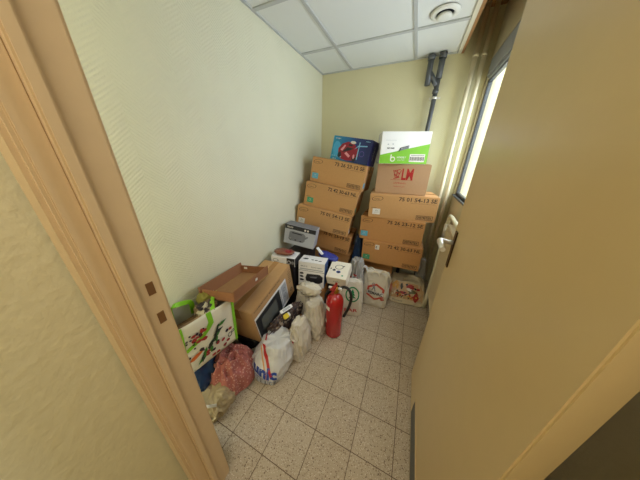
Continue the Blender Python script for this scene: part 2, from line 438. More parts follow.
# the open door
DW = .83; Y1 = 1.106; Y0 = Y1-DW
d = empty('door_1', (XD, Y0, 0)); d['kind'] = 'structure'
mb = MB(); mb.box((.02, DW/2, 1.02), (.04, DW, 2.02), M_door, .003); mb.build('door_leaf', d)
mb = MB(); g0, g1 = .10, .83-Y0
mb.box((-.0015, (g0+g1)/2, .115), (.005, g1-g0, .125), M_door, .002)
mb.box((-.004, (g0+g1)/2, .115), (.003, g1-g0-.024, .10), M_grey)
for i in range(8): mb.box((-.006, (g0+g1)/2, .072+i*.012), (.004, g1-g0-.03, .003), M_grey)
mb.build('vent_grille', d)
mb = MB(); mb.box((-.003, 1.055-Y0, 1.015), (.006, .034, .19), M_doordark, .002); mb.build('dark_plate', d)  # narrow dark plate, drawn where a dark slot runs near the door edge
mb = MB(); yy = 1.06-Y0
mb.tube([(-.004, yy, 1.05), (-.02, yy, 1.05), (-.05, yy, 1.053), (-.06, yy-.004, 1.054), (-.064, yy-.016, 1.055), (-.064, yy-.06, 1.056), (-.063, yy-.13, 1.056)], [.011, .010, .011, .0135, .014, .013, .011], M_metal, 14)
mb.build('door_handle', d)

# ------------------------------------------------------------------ services on the walls
def at_back(x, z): return Vector((x, YB-.06, z))
p = empty('drain_pipe', (.045, YB-.06, 0)); X0 = .045; Y_ = YB-.06
tag(p, 'dark grey plastic drain pipe with a branch running down the back wall', 'pipe')
mb = MB(); mb.tube([(-.01, 0, .05), (.0, 0, 1.7), (.005, 0, 2.13)], .020, M_dgrey, 20)
mb.tube([(.005, 0, 2.10), (.006, 0, 2.25)], .025, M_dgrey, 20); mb.build('pipe', p)
mb = MB(); mb.tube([(0, 0, 2.05), (-.035, 0, 2.10), (-.07, 0, 2.15)], .021, M_dgrey, 18)
mb.tube([(-.078, 0, 2.06), (-.083, 0, 2.27)], .024, M_dgrey, 20)
mb.tube([(-.082, 0, 2.245), (-.084, 0, 2.28)], .030, M_dgrey, 20); mb.build('branch', p)
mb = MB(); mb.tube([(.006, 0, 2.245), (.007, 0, 2.285)], .031, M_dgrey, 20); mb.build('collar', p)
mb = MB(); mb.tube([(.0, 0, 1.99), (.003, 0, 2.02)], .025, M_dgrey, 20); mb.build('collar', p)
mb = MB(); mb.tube([(.003, 0, 1.945), (.003, 0, 1.965)], .024, M_metal, 18); mb.box((.04, .01, 1.955), (.03, .012, .016), M_metal, .002)
mb.box((-.03, .02, 1.955), (.02, .05, .014), M_metal, .002); mb.build('pipe_clamp', p)
for x, lb in ((.292, 'cream heating pipe in the back corner, the one nearer the cartons'), (.352, 'cream heating pipe in the back corner, the one nearer the window')):
    q = empty('heating_pipe', (x, YB-.07, 0)); tag(q, lb, 'pipe', 'pair of cream riser pipes in the corner')
    mb = MB(); mb.tube([(0, 0, .0), (0, 0, 1.2), (0, 0, 2.54)], .0175, M_cream, 18); mb.build('pipe', q)
    mb = MB(); mb.tube([(0, 0, 2.215), (0, 0, 2.235)], .0215, M_cream, 18); mb.box((0, .04, 2.225), (.012, .05, .016), M_cream, .002); mb.build('pipe_clamp', q)
r = empty('radiator', (.362, 1.40, .2)); tag(r, 'cream panel radiator under the window, mostly hidden behind the door', 'radiator')
mb = MB()
mb.box((0, 0, .37), (.055, .9, .72), M_creamd, .006)
for i in range(22): mb.box((-.029, -.41+i*.039, .37), (.008, .022, .66), M_creamd, .003)
mb.build('panel', r)
mb = MB(); mb.tube([(-.02, -.42, .80), (-.02, .40, .80), (-.02, .46, .795), (-.02, .487, .775), (-.02, .492, .74), (-.02, .492, -.06), (-.02, .492, -.19)], .016, M_cream, 16); mb.build('feed_pipe', r)
mb = MB(); mb.tube([(-.02, .452, .66), (-.02, .50, .66)], .014, M_metal, 14); mb.tube([(-.02, .492, .60), (-.02, .492, .72)], .021, M_metal, 16); mb.build('valve', r)
mb = MB()
for y in (-.35, .35): mb = MB(); mb.box((.035, y, .35), (.025, .04, .5), M_creamd, .003); mb.build('wall_bracket', r)
v = empty('ceiling_vent', (.0, 1.865, ZC)); tag(v, 'round white ventilation valve in the suspended ceiling panel', 'vent'); v.scale = (.74, .74, .74)
mb = MB(); mb.lathe([(.115, -.001), (.113, -.008), (.098, -.014), (.080, -.016), (.070, -.012), (.066, -.003)], M_vent, n=48, cap=False); mb.build('ring', v)
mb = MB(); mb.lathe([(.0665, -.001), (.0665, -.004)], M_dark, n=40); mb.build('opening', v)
mb = MB(); mb.lathe([(.050, -.012), (.057, -.020), (.060, -.030), (.055, -.036), (.035, -.040), (.001, -.041)], M_vent, n=48); mb.lathe([(.01, -.003), (.01, -.012)], M_vent, n=12); mb.build('disc', v)

# ------------------------------------------------------------------ cartons
def carton(w, dd, h, number, sticker, sx, card=M_card, mark=True, notag=False, name='cardboard_carton'):
    mb = MB(); mb.box((0, 0, h/2), (w, dd, h), card, .004)
    F = face_M(w, dd, h, 'front')
    if number:
        decal(mb, text_tris(number, w*.53, .036, .02), F, M_ink, at=(w*.205, h*.5-.034))
        decal(mb, text_tris('ARTICLE ET QUANTITE PAR CARTON', w*.34, .007), F, M_ink2, at=(w*.28, h*.5-.064))
        decal(mb, frame_rect(w*.235, .040, .004), F, M_ink, at=(w*.345, -h*.5+.038))
        decal(mb, text_tris('DISTRITEX', w*.205, .022, .03), F, M_ink, at=(w*.345, -h*.5+.038))
        # swoosh emblem
        decal(mb, ring_tris(24, 1, .90, 0, .052, .022, 1), F, M_ink, at=(-w*.38, h*.5-.042), rot=.12)
        decal(mb, text_tris('CAMPA', .05, .013, 0, .2), F, M_ink, at=(-w*.39, h*.5-.047))
        decal(mb, rect(.05, .003), F, M_ink2, at=(-w*.42, -h*.5+.098))
    R = face_M(w, dd, h, 'right')
    T = face_M(w, dd, h, 'top')
    decal(mb, rect(w, .002), T, M_ink2)
    if number:
        decal(mb, text_tris(number, dd*.6, .025), R, M_ink, at=(0, h*.5-.05))
    o = mb.build(name)
    tp = MB(); tp.box((0, 0, h+.0006), (w+.002, .05, .001), M_tape)
    tp.box((w/2+.0008, 0, h-.035), (.001, .05, .07), M_tape); tp.box((-w/2-.0008, 0, h-.035), (.001, .05, .07), M_tape); tp.build('packing_tape', o)
    if sticker:
        sm = MB(); sm.box((sx, -dd/2-.001, .062), (.072, .0012, .056), sticker)
        Fs = Matrix.Translation((0, -.0012, 0)) @ F
        decal(sm, text_tris('73', .02, .012), Fs, M_ink if sticker == M_paper else M_paper, at=(sx, .062-h/2+.008), lift=.0012)
        decal(sm, text_tris('LOT 512', .04, .006), Fs, M_ink if sticker == M_paper else M_paper, at=(sx, .062-h/2-.008), lift=.0012)
        sm.build('sticker', o)
        sm = MB(); sm.box((w/2+.001, -dd/2+.045, .06), (.0012, .05, .05), sticker); sm.build('sticker', o)
    return o
RO, PT = .142, .061
TL = Matrix.Rotation(-PT, 4, 'X') @ Matrix.Rotation(RO, 4, 'Y')
GL = 'printed cartons in the left stack'; GR = 'printed cartons in the right stack'
nrm = (TL.to_3x3() @ Vector((0, 0, 1)))
base = Vector((-.80, 1.86, .455))
def left_pos(x, y, off):
    # point of the tilted support plane (offset off along its normal) above x,y
    z = base.z - (nrm.x*(x-base.x)+nrm.y*(y-base.y))/nrm.z + off/nrm.z
    return Vector((x, y, z))
def place_left(o, x, y, yaw, dd, off):
    M = TL @ Matrix.Rotation(yaw, 4, 'Z')
    P = left_pos(x, y, off) + (M.to_3x3() @ Vector((0, dd/2, 0)))
    o.matrix_world = Matrix.Translation(P) @ M
DD = .37
off = 0
for (nm, w, h, num, st, sx, x, y, yaw, lb, cd) in (
    ('L4', .57, .221, '75 01 23-13 SE', None, -.24, -.800, 1.865, .10, 'brown carton printed 75 01 23-13 SE, behind the grey toaster box', M_card2),
    ('L3', .60, .229, '75 01 54-13 SE', M_paper, -.235, -.822, 1.819, .13, 'brown carton printed 75 01 54-13 SE with white label, against the left wall', M_card),
    ('L2', .576, .251, '72 42 30-63 NL', M_lgreen, -.215, -.775, 1.885, .075, 'brown carton printed 72 42 30-63 NL, second from the top beside the left wall', M_card),
    ('L1', .585, .247, '75 26 23-12 SE', M_lblue, -.235, -.733, 1.945, .0, 'brown carton with blue sticker on top of the left stack, under the vacuum box', M_card)):
    o = carton(w, DD, h, num, st, sx, cd); tag(o, lb, 'box', GL)
    place_left(o, x, y, yaw, DD, off); off += h+.002
# the two supports under the left stack
o = carton(.56, DD, .2, None, None, 0, M_card2); tag(o, 'lower brown carton under the tilted left stack, hidden behind the appliance boxes', 'box', GL)
place_left(o, -.80, 1.90, .05, DD, -.202)
o = carton(.54, DD, .2, None, None, 0, M_card2); tag(o, 'bottom brown carton of the left stack, standing on the floor tiles', 'box', GL)
place_left(o, -.79, 1.91, .05, DD, -.405)
z = 0
for (w, h, num, st, sx, x, y, yaw, lb, cd) in (
    (.34, .386, None, None, -.2, -.20, 1.99, 0, 'bottom brown carton of the right stack, hidden behind the printed carrier bags', M_card2),
    (.576, .251, '72 42 30-63 NL', M_lgreen, -.235, -.074, 1.91, .036, 'brown carton printed 72 42 30-63 NL just above the emblem carrier bag', M_card2),
    (.598, .247, '75 26 23-12 SE', M_lblue, -.25, -.114, 1.929, .015, 'brown carton printed 75 26 23-12 SE in the middle of the right stack', M_card2),
    (.599, .229, '75 01 54-13 SE', M_paper, -.225, -.045, 1.941, .125, 'brown carton printed 75 01 54-13 SE right under the red lettered box', M_card)):
    o = carton(w, DD, h, num, st, sx, cd); tag(o, lb, 'box', GR)
    c, s = math.cos(yaw), math.sin(yaw)
    if w == .34: y = 2.03
    o.location = (x-s*DD/2, y+c*DD/2, z); o.rotation_euler = (0, 0, yaw); z += h+.0015
    if abs(h-.251) < .001:
        sm = MB(); sm.box((-.135, -DD/2-.001, .19), (.042, .0012, .052), M_paper)
        decal(sm, text_tris('E', .014, .024, .02), Matrix.Translation((0, -.0012, 0)) @ face_M(w, DD, h, 'front'), M_ink, at=(-.142, .19-h/2), lift=.0012)
        sm.build('sticker', o)

# red lettered box
w, dd, h = .452, .32, .264
mb = MB(); mb.box((0, 0, h/2), (w, dd, h), M_card3, .004); F = face_M(w, dd, h, 'front')
decal(mb, text_tris('LM', .095, .10, .03), F, M_red, at=(.045, .045))
for k in range(5):
    decal(mb, rect(.052, .006), F, M_red, at=(-.045, .08-k*.017), rot=(-.35 if k % 2 else .25))
for k in range(3): decal(mb, rect(.006, .075), F, M_red, at=(-.066+k*.021, .045), rot=.35-.35*k)
decal(mb, rect(.19, .002), F, M_red, at=(.0, -.004)); decal(mb, text_tris('( DEMENAGE )', .11, .018), F, M_red, at=(-.01, -.035)); decal(mb, text_tris('TRANSPORT ET STOCKAGE', .10, .008), F, M_red, at=(-.01, -.065))
decal(mb, rect(w, .002), face_M(w, dd, h, 'top'), M_ink2)
o = mb.build('cardboard_box'); tag(o, 'pinkish brown moving box with red lettering under the white and green box', 'box')
yaw = .03; o.location = (-.095-math.sin(yaw)*dd/2, 2.005+dd/2, z+.001); o.rotation_euler = (0, 0, yaw)
tp = MB(); tp.box((0, 0, h+.0006), (w, .05, .001), M_tape); tp.build('packing_tape', o)
z += h+.003
# white and green box
w, dd, h = .40, .27, .252
mb = MB(); mb.box((0, 0, h/2), (w, dd, h), M_white, .004); F = face_M(w, dd, h, 'front')
decal(mb, ([(-w/2+.001, -h/2+.002), (w/2-.001, -h/2+.002), (w/2-.001, .035), (-w/2+.001, -.055)], [(0, 1, 2, 3)]), F, M_lime)
decal(mb, ring_tris(20, .021, .013, 0, 1, 1, 1), F, M_paper, lift=.0016, at=(-.087, -.088)); decal(mb, rect(.009, .05), F, M_paper, lift=.0016, at=(-.103, -.075))
decal(mb, text_tris('NORDELY', .075, .014, .02), F, M_paper, lift=.0016, at=(-.015, -.073)); decal(mb, text_tris('caisse carton', .06, .009), F, M_paper, lift=.0016, at=(-.018, -.093))
decal(mb, rect(.125, .062), F, M_paper, lift=.0016, at=(.115, -.077))
for k in range(16): decal(mb, rect(.003 if k % 3 else .005, .03), F, M_dark, lift=.0024, at=(.06+k*.0073, -.082))
decal(mb, rect(.11, .003), F, M_dark, lift=.0024, at=(.115, -.056))
decal(mb, text_tris('MIF 0288', .06, .012, .02), F, M_dark, at=(-.115, -.0))
decal(mb, rect(.09, .002), F, M_lgrey, at=(-.12, .062)); decal(mb, rect(.012, .008), F, M_lgrey, at=(-.14, .03)); decal(mb, rect(.012, .008), F, M_lgrey, at=(-.10, .032))
decal(mb, ([(-.046, -.022), (.033, .000), (.033, .016), (-.036, -.002)], [(0, 1, 2, 3)]), F, M_mgrey, lift=.0022, at=(0, -.002))
decal(mb, ([(-.048, -.028), (-.038, -.024), (-.030, .002), (.035, .018), (.033, .024), (-.038, .004)], [(0, 1, 2, 3, 4, 5)]), F, M_dark, lift=.003, at=(0, -.002))
Rr = face_M(w, dd, h, 'right'); decal(mb, rect(dd-.002, .10), Rr, M_lime, at=(0, -.073))
mb.box((0, dd/4, h+.002), (w, dd/2-.002, .003), M_white, .001, Matrix.Rotation(.0, 3, 'X')); mb.box((0, -dd/4, h+.001), (w, dd/2-.002, .003), M_white, .001)
o = mb.build('storage_box'); tag(o, 'white and lime green box on top of the right stack', 'box')
yaw = .27; o.location = (-.11-math.sin(yaw)*dd/2, 1.975+math.cos(yaw)*dd/2, z); o.rotation_euler = (0, 0, yaw)

# vacuum cleaner box
m, nt, b = new_mat('blue_gradient_print')
tc = nt.nodes.new('ShaderNodeTexCoord'); sx_ = nt.nodes.new('ShaderNodeSeparateXYZ'); nt.links.new(tc.outputs['Object'], sx_.inputs[0])
cr = nt.nodes.new('ShaderNodeValToRGB'); e = cr.color_ramp.elements; e[0].position = 0; e[0].color = srgb(30, 150, 190); e[1].position = 1; e[1].color = srgb(22, 30, 84)
e2 = cr.color_ramp.elements.new(.45); e2.color = srgb(30, 100, 160); e3 = cr.color_ramp.elements.new(.62); e3.color = srgb(26, 54, 118)
nt.links.new(math_node(nt, 'ADD', math_node(nt, 'DIVIDE', sx_.outputs[0], .44), .5), cr.inputs[0]); nt.links.new(cr.outputs[0], b.inputs['Base Color']); b.inputs['Roughness'].default_value = .3
w, dd, h = .42, .17, .215
mb = MB(); mb.box((0, 0, h/2), (w, dd, h), m, .003); F = face_M(w, dd, h, 'front'); FV = F @ Matrix.Diagonal((1.18, 1.0, 1, 1)).to_4x4()
M_lb = mat('pale_blue_print', (132, 192, 224), .35); M_navy = mat('navy_print', (34, 38, 92), .35); M_vacred = mat('vacuum_red_print', (150, 20, 44), .3); M_vachi = mat('vacuum_pink_shine_print', (226, 150, 160), .3); M_cyan = mat('cyan_print', (70, 170, 214), .35)
decal(mb, poly_tris(blob_pts(.045, .07, 12, 3), 1), F, M_cyan, at=(-.15, -.005))
decal(mb, text_tris('amigo', .06, .015, .01), F, M_paper, at=(-.155, .085)); decal(mb, text_tris('ASPIRO', .045, .009, .01), F, M_lb, at=(.165, .088))
decal(mb, text_tris('2000 W', .045, .011, .01), F, M_paper, at=(-.16, -.10))
decal(mb, poly_tris([(-.105, -.06), (-.112, .0), (-.08, .045), (-.03, .068), (.03, .055), (.07, .01), (.085, -.04), (.065, -.088), (-.02, -.10), (-.075, -.09)], 1), FV, M_vacred, lift=.0012)
decal(mb, poly_tris([(-.09, -.01), (-.055, .04), (-.045, .03), (-.07, -.02)], 1), FV, M_vachi, lift=.0022)
decal(mb, poly_tris([(-.045, -.04), (.0, -.07), (.012, -.052), (-.03, -.022)], 1), FV, M_vachi, lift=.0022)
decal(mb, poly_tris([(-.02, .05), (.02, .045), (.01, .03), (-.02, .035)], 1), FV, M_dark, lift=.0024)
decal(mb, poly_tris([(-.07, -.03), (-.03, .02), (.03, .015), (.0, -.005), (-.04, -.02)], 1), FV, M_dark, lift=.0020)
decal(mb, poly_tris(blob_pts(.016, .026, 12, 5), 1), FV, M_dark, lift=.0023, at=(-.09, -.055)); decal(mb, poly_tris(blob_pts(.02, .03, 12, 8), 1), FV, M_dark, lift=.0023, at=(.05, -.07))
decal(mb, poly_tris(blob_pts(.010, .022, 10, 2), 1), FV, M_vachi, lift=.0025, at=(.045, -.055))
decal(mb, poly_tris(blob_pts(.03, .013, 14, 2, .1), 1), F, M_paper, lift=.0022, at=(.02, .066))
decal(mb, rect(.010, .15), F, M_lb, lift=.002, at=(.088, -.0)); decal(mb, rect(.1, .010), F, M_lb, lift=.002, at=(.12, .045), rot=.1)
decal(mb, ([(.045, .012), (.06, .03), (.09, .05), (.085, .038)], [(0, 1, 2, 3)]), F, M_lb, lift=.002)
decal(mb, ring_tris(18, .026, .020, 0, 1, 1, 1), F, mat('violet_print', (86, 70, 150), .35), lift=.002, at=(.13, -.02))
for k in range(5): decal(mb, rect(.012, .012), F, M_lb, lift=.002, at=(-.19+k*.025, -.075+.0*k))
Rr = face_M(w, dd, h, 'right'); decal(mb, rect(dd-.004, h-.004), Rr, M_navy); decal(mb, text_tris('amigo', .12, .03), Rr, M_lgrey, rot=PI/2, lift=.0016); 
o = mb.build('vacuum_cleaner_box'); tag(o, 'blue box showing a red vacuum cleaner, on top of the left stack', 'box')
o.location = (-.585, 2.055, 1.4225); o.rotation_euler = (-.10, .142, -.20)
o.location = (-.60, 2.06, left_pos(-.60, 2.06, off).z+.004)

# ------------------------------------------------------------------ appliance boxes in front of the left stack
# toaster box
w, dd, h = .317, .15, .198
mb = MB(); mb.box((0, 0, h/2), (w, dd, h), M_lgrey, .003); F = face_M(w, dd, h, 'front')
decal(mb, rect(w-.002, .042), F, M_dark, at=(0, h/2-.022)); decal(mb, text_tris('DELUXE', .06, .016, .02), F, M_paper, lift=.0018, at=(-.105, h/2-.022))
for x in (.05, .078): decal(mb, ring_tris(14, .010, .001, 0, 1, 1, 1), F, M_paper, lift=.0018, at=(x, h/2-.024))
decal(mb, poly_tris([(-.11, -.045), (-.105, .03), (-.08, .042), (.04, .038), (.062, .02), (.06, -.04), (.04, -.058), (-.09, -.06)], 1), F, M_mgrey, lift=.0012)
decal(mb, poly_tris([(-.085, .020), (-.07, .03), (.03, .028), (.02, .016)], 1), F, M_dark, lift=.0022)
decal(mb, poly_tris([(.05, .0), (.085, .02), (.09, .005), (.06, -.02)], 1), F, M_mgrey, lift=.0014)
for x, y in ((-.09, -.045), (-.035, -.045), (.02, -.05)): decal(mb, poly_tris(blob_pts(.010, .006, 10, x*9), 1), F, M_dark, lift=.0022, at=(x, y))
decal(mb, rect(.012, .006), F, M_paper, lift=.0022, at=(-.09, -.038))
L_ = face_M(w, dd, h, 'left'); decal(mb, rect(dd-.002, h-.002), L_, M_dark)
T_ = face_M(w, dd, h, 'top'); decal(mb, rect(w-.01, dd-.01), T_, M_mgrey)
toaster = mb.build('toaster_box'); tag(toaster, 'grey and black toaster box leaning before the left carton stack', 'box')
toaster.location = (-.945, 1.585, .60); toaster.rotation_euler = (-.077, .151, .20)

# white round-appliance box
w, dd, h = .229, .15, .085
mb = MB(); mb.box((0, 0, h/2), (w, dd, h), M_white, .003); F = face_M(w, dd, h, 'front')
decal(mb, rect(.075, h-.003), F, M_dark, at=(w/2-.04, 0)); decal(mb, ring_tris(20, .020, .012, 0, 1, 1, 1), F, M_lgrey, lift=.0018, at=(w/2-.056, 0)); decal(mb, ring_tris(20, .016, .002, 0, 1, 1, 1), F, M_mgrey, lift=.0018, at=(w/2-.02, .0))
decal(mb, ring_tris(20, .022, .017, 0, 1.3, .7, 1), F, M_mgrey, lift=.0018, at=(-.07, .005)); decal(mb, text_tris('crepe', .05, .012), F, M_dark, at=(-.02, -.02))
Rr = face_M(w, dd, h, 'right'); decal(mb, rect(dd-.002, h-.002), Rr, M_dark)
o = mb.build('appliance_box'); tag(o, 'small white box with black end, below the toaster box by the wall', 'box')
o.location = (-.955, 1.33, .505); o.rotation_euler = (-.04, .03, .2)
ab = o
# packet on top of it
mb = MB()
def soft(mb, rx, ry, rz, m, seed, amp=.2, nu=40, nv=24, p=2.6, freq=2.2, zc=0):
    def fn(u, v):
        a = 2*PI*u; b_ = PI*(v-.5)
        sg = lambda t, q: math.copysign(abs(t)**(2/q), t)
        x = sg(math.cos(b_), p)*sg(math.cos(a), p); y = sg(math.cos(b_), p)*sg(math.sin(a), p); z_ = sg(math.sin(b_), p)
        q = Vector((x*freq+seed, y*freq, z_*freq)); k = 1+amp*(1-2*abs(noise.noise(q)))*.8+amp*.5*noise.noise(q*2.7)-amp*.6
        return Vector((x*rx*k, y*ry*k, z_*rz*(1+(k-1)*(1 if z_ > 0 else .15))+zc))
    mb.grid(fn, nu, nv, m)
    bmesh.ops.remove_doubles(mb.bm, verts=mb.bm.verts[:], dist=1e-5)
soft(mb, .095, .055, .018, mat('brown_packet', (132, 84, 66), .4, vary=.25, scale=20), 3, .3, zc=.018)
o = mb.build('food_packet'); tag(o, 'flat brown and red packet lying on the small white appliance box', 'packet')
o.location = (-.965, 1.325, .597); o.rotation_euler = (-.04, .03, .2)
mb = MB(); soft(mb, .035, .03, .012, mat('dark_red_packet_print', (138, 30, 40), .35), 8, .4, 20, 12, zc=.028); q = mb.build('red_seal', o); q.location = (.04, -.01, .0)
# support carton below these small boxes
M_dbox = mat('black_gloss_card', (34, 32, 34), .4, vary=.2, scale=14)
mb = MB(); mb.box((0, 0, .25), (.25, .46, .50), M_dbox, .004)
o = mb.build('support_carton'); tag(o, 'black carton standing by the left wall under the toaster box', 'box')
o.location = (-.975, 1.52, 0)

# white speaker box (kettle box)
w, dd, h = .25, .15, .248
mb = MB(); mb.box((0, 0, h/2), (w, dd, h), M_white, .003); F = face_M(w, dd, h, 'front')
decal(mb, poly_tris([(-.055, -.035), (-.04, .005), (.08, .012), (.112, -.01), (.112, -.06), (.08, -.084), (-.02, -.084), (-.05, -.065)], 1), F, M_dark)
decal(mb, poly_tris([(-.015, -.02), (.06, -.012), (.05, -.03), (-.005, -.032)], 1), F, M_mgrey, lift=.0018)
for k in range(3): decal(mb, poly_tris(blob_pts(.021, .011, 10, k+1, .3), 1), F, M_dark, at=(-.092, -.025-.034*k+.03))
decal(mb, rect(.22, .010), F, M_lgrey, at=(0, .052)); decal(mb, text_tris('BLOCK PARTY', .1, .012, .01), F, M_mgrey, at=(.05, .078)); decal(mb, rect(w-.004, .004), F, M_mgrey, at=(0, .035))
decal(mb, text_tris('MULTI', .06, .012, .01), F, M_mgrey, at=(-.07, .08))
T_ = face_M(w, dd, h, 'top')
for x, y, r_ in ((-.075, -.01, .017), (-.005, -.02, .009), (.03, -.022, .010), (.068, -.03, .010)): decal(mb, poly_tris(blob_pts(r_*1.6, r_*.9, 10, x*20), 1), T_, M_dark, at=(x, y+.005))
decal(mb, text_tris('BLOCK', .05, .010, .01), T_, M_mgrey, at=(-.07, .045))
Rr = face_M(w, dd, h, 'right'); M_bside = mat('blue_grey_print', (52, 84, 140), .4, vary=.2, scale=18); decal(mb, rect(dd-.002, h-.002), Rr, M_bside); decal(mb, text_tris('BLOCK PARTY', .15, .02, .01), Rr, M_paper, rot=PI/2, lift=.0016, at=(.03, 0))
o = mb.build('kitchen_appliance_box'); tag(o, 'white box with black appliance picture and blue side, behind the creased white bag', 'box')
o.location = (-.71, 1.418, .293); o.rotation_euler = (-.071, .0, .175)
mb = MB(); mb.box((0, 0, .142), (.26, .2, .284), M_card2, .004); decal(mb, rect(.26, .002), Matrix.Translation((0, 0, .284)), M_ink2)
o = mb.build('support_carton'); tag(o, 'plain low carton on the floor under the white kitchen appliance box', 'box'); o.location = (-.715, 1.43, 0); o.rotation_euler = (0, 0, .175)
tp = MB(); tp.box((0, 0, .2846), (.26, .05, .001), M_tape); tp.build('packing_tape', o)

# flat white box with drawn cups on its lid
w, dd, h = .188, .205, .10
mb = MB(); mb.box((0, 0, h/2), (w, dd, h), M_film3 if False else mat('ivory_card', (232, 224, 206), .45), .003); T_ = face_M(w, dd, h, 'top')
decal(mb, ring_tris(20, .034, .029, 0, 1.15, .8, 1), T_, M_dark, at=(-.004, .03), rot=.2)
decal(mb, poly_tris(blob_pts(.020, .017, 12, 4), 1), T_, M_blue, at=(.005, -.028)); decal(mb, poly_tris(blob_pts(.012, .010, 12, 6), 1), T_, M_dark, lift=.0018, at=(.006, -.030))
decal(mb, poly_tris(blob_pts(.016, .013, 12, 5), 1), T_, M_mgrey, at=(-.04, -.012)); decal(mb, poly_tris(blob_pts(.010, .008, 12, 1), 1), T_, M_dark, lift=.0018, at=(-.04, -.012))
decal(mb, poly_tris(blob_pts(.006, .009, 12, 9), 1), T_, M_dark, at=(-.075, .0)); decal(mb, poly_tris(blob_pts(.010, .005, 12, 9), 1), T_, M_dark, at=(.038, .048))
decal(mb, poly_tris(blob_pts(.010, .008, 12, 9), 1), T_, M_lgreen, at=(.05, -.065))
F = face_M(w, dd, h, 'front'); decal(mb, text_tris('cafe', .06, .02), F, M_mgrey)
o = mb.build('tea_set_box'); tag(o, 'flat ivory box with cup drawings on its lid, behind the fire extinguisher', 'box')
o.location = (-.466, 1.50, .381); o.rotation_euler = (.318, -.054, .04)
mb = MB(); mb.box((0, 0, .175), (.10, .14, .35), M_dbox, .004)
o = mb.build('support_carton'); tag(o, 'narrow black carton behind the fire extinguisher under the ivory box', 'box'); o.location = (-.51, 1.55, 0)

# ------------------------------------------------------------------ microwave carton and tray
w, dd, h = .545, .262, .325
mb = MB(); mb.box((0, 0, h/2), (w, dd, h), M_card4, .004); F = face_M(w, dd, h, 'front')
decal(mb, text_tris('FOUR MICRO-ONDES  MICROWAVE OVEN', .34, .012, .01), F, M_ink, at=(-.08, h/2-.022))
decal(mb, text_tris('700 W', .045, .012, .01), F, M_ink, at=(.235, .12)); 
for k in range(6): decal(mb, rect(.05, .005), F, M_ink, at=(.235, .095-.02*k))
decal(mb, ring_tris(20, .018, .012, 0, 1, 1, 1), F, M_ink, at=(.225, -.09))
decal(mb, rect(w, .002), face_M(w, dd, h, 'top'), M_ink2)
mw = mb.build('microwave_box'); tag(mw, 'brown microwave oven carton with oven picture, leaning by the left wall', 'box')
mw.location = (-.955, 1.01, .188); mw.rotation_euler = (-.03, -.157, 1.655)
pc = MB(); Fp = F
decal(pc, rect(.43, .25), Fp, M_white, at=(-.05, -.034), lift=.0012); decal(pc, rect(.31, .22), Fp, mat('oven_door_print', (44, 46, 48), .3), at=(-.105, -.04), lift=.002)
decal(pc, rect(.20, .13), Fp, mat('oven_glass_print', (104, 106, 100), .25), at=(-.11, -.04), lift=.0028)
decal(pc, rect(.014, .20), Fp, M_lgrey, at=(.062, -.038), lift=.003); decal(pc, rect(.080, .20), Fp, M_lgrey, at=(.118, -.034), lift=.002)
for y in (.01, -.055): decal(pc, ring_tris(20, .020, .014, 0, 1, 1, 1), Fp, M_mgrey, at=(.118, y), lift=.003)
pc.build('oven_picture', mw)
tp = MB(); tp.box((0, 0, h+.0006), (w+.002, .05, .001), M_tape); tp.box((-w/2-.0008, 0, h-.05), (.001, .05, .1), M_tape); tp.build('packing_tape', mw)
# tray
w, dd, h = .37, .235, .075
t = empty('cardboard_tray', (-.962, .775, .60), (-.097, .10, 1.73)); tag(t, 'open red-brown cardboard tray tilted on top of the microwave carton', 'tray')
mb = MB(); mb.box((0, 0, .003), (w, dd, .005), mat('tray_inside_brown', (158, 118, 78), .8, vary=.1, scale=30)); mb.build('base', t)
for c_, d_, mt, rx in (((0, -dd/2, h/2), (w+.01, .006, h), M_card5, -.12), ((0, dd/2, h/2), (w+.03, .006, h+.01), M_card5, .18)):
    mb = MB(); mb.box(c_, d_, mt, .001, Matrix.Rotation(-rx, 3, 'X'))
    if c_[1] < 0:
        sm = MB(); sm.box((.03, -dd/2-.0095+.002, h*.55), (.022, .002, .018), M_paper, 0, Matrix.Rotation(-rx, 3, 'X')); 
        o = mb.build('side_wall', t); sm.build('sticker', o)
    else: mb.build('side_wall', t)
for x in (-w/2, w/2):
    mb = MB(); mb.box((x, 0, h*.42), (.006, dd-.01, h*.82), M_card5, .001); 
    o = mb.build('end_wall', t)
mb = MB(); mb.box((w/2-.005, dd*.3, h*.6), (.002, .028, .016), M_paper); mb.build('sticker', t)

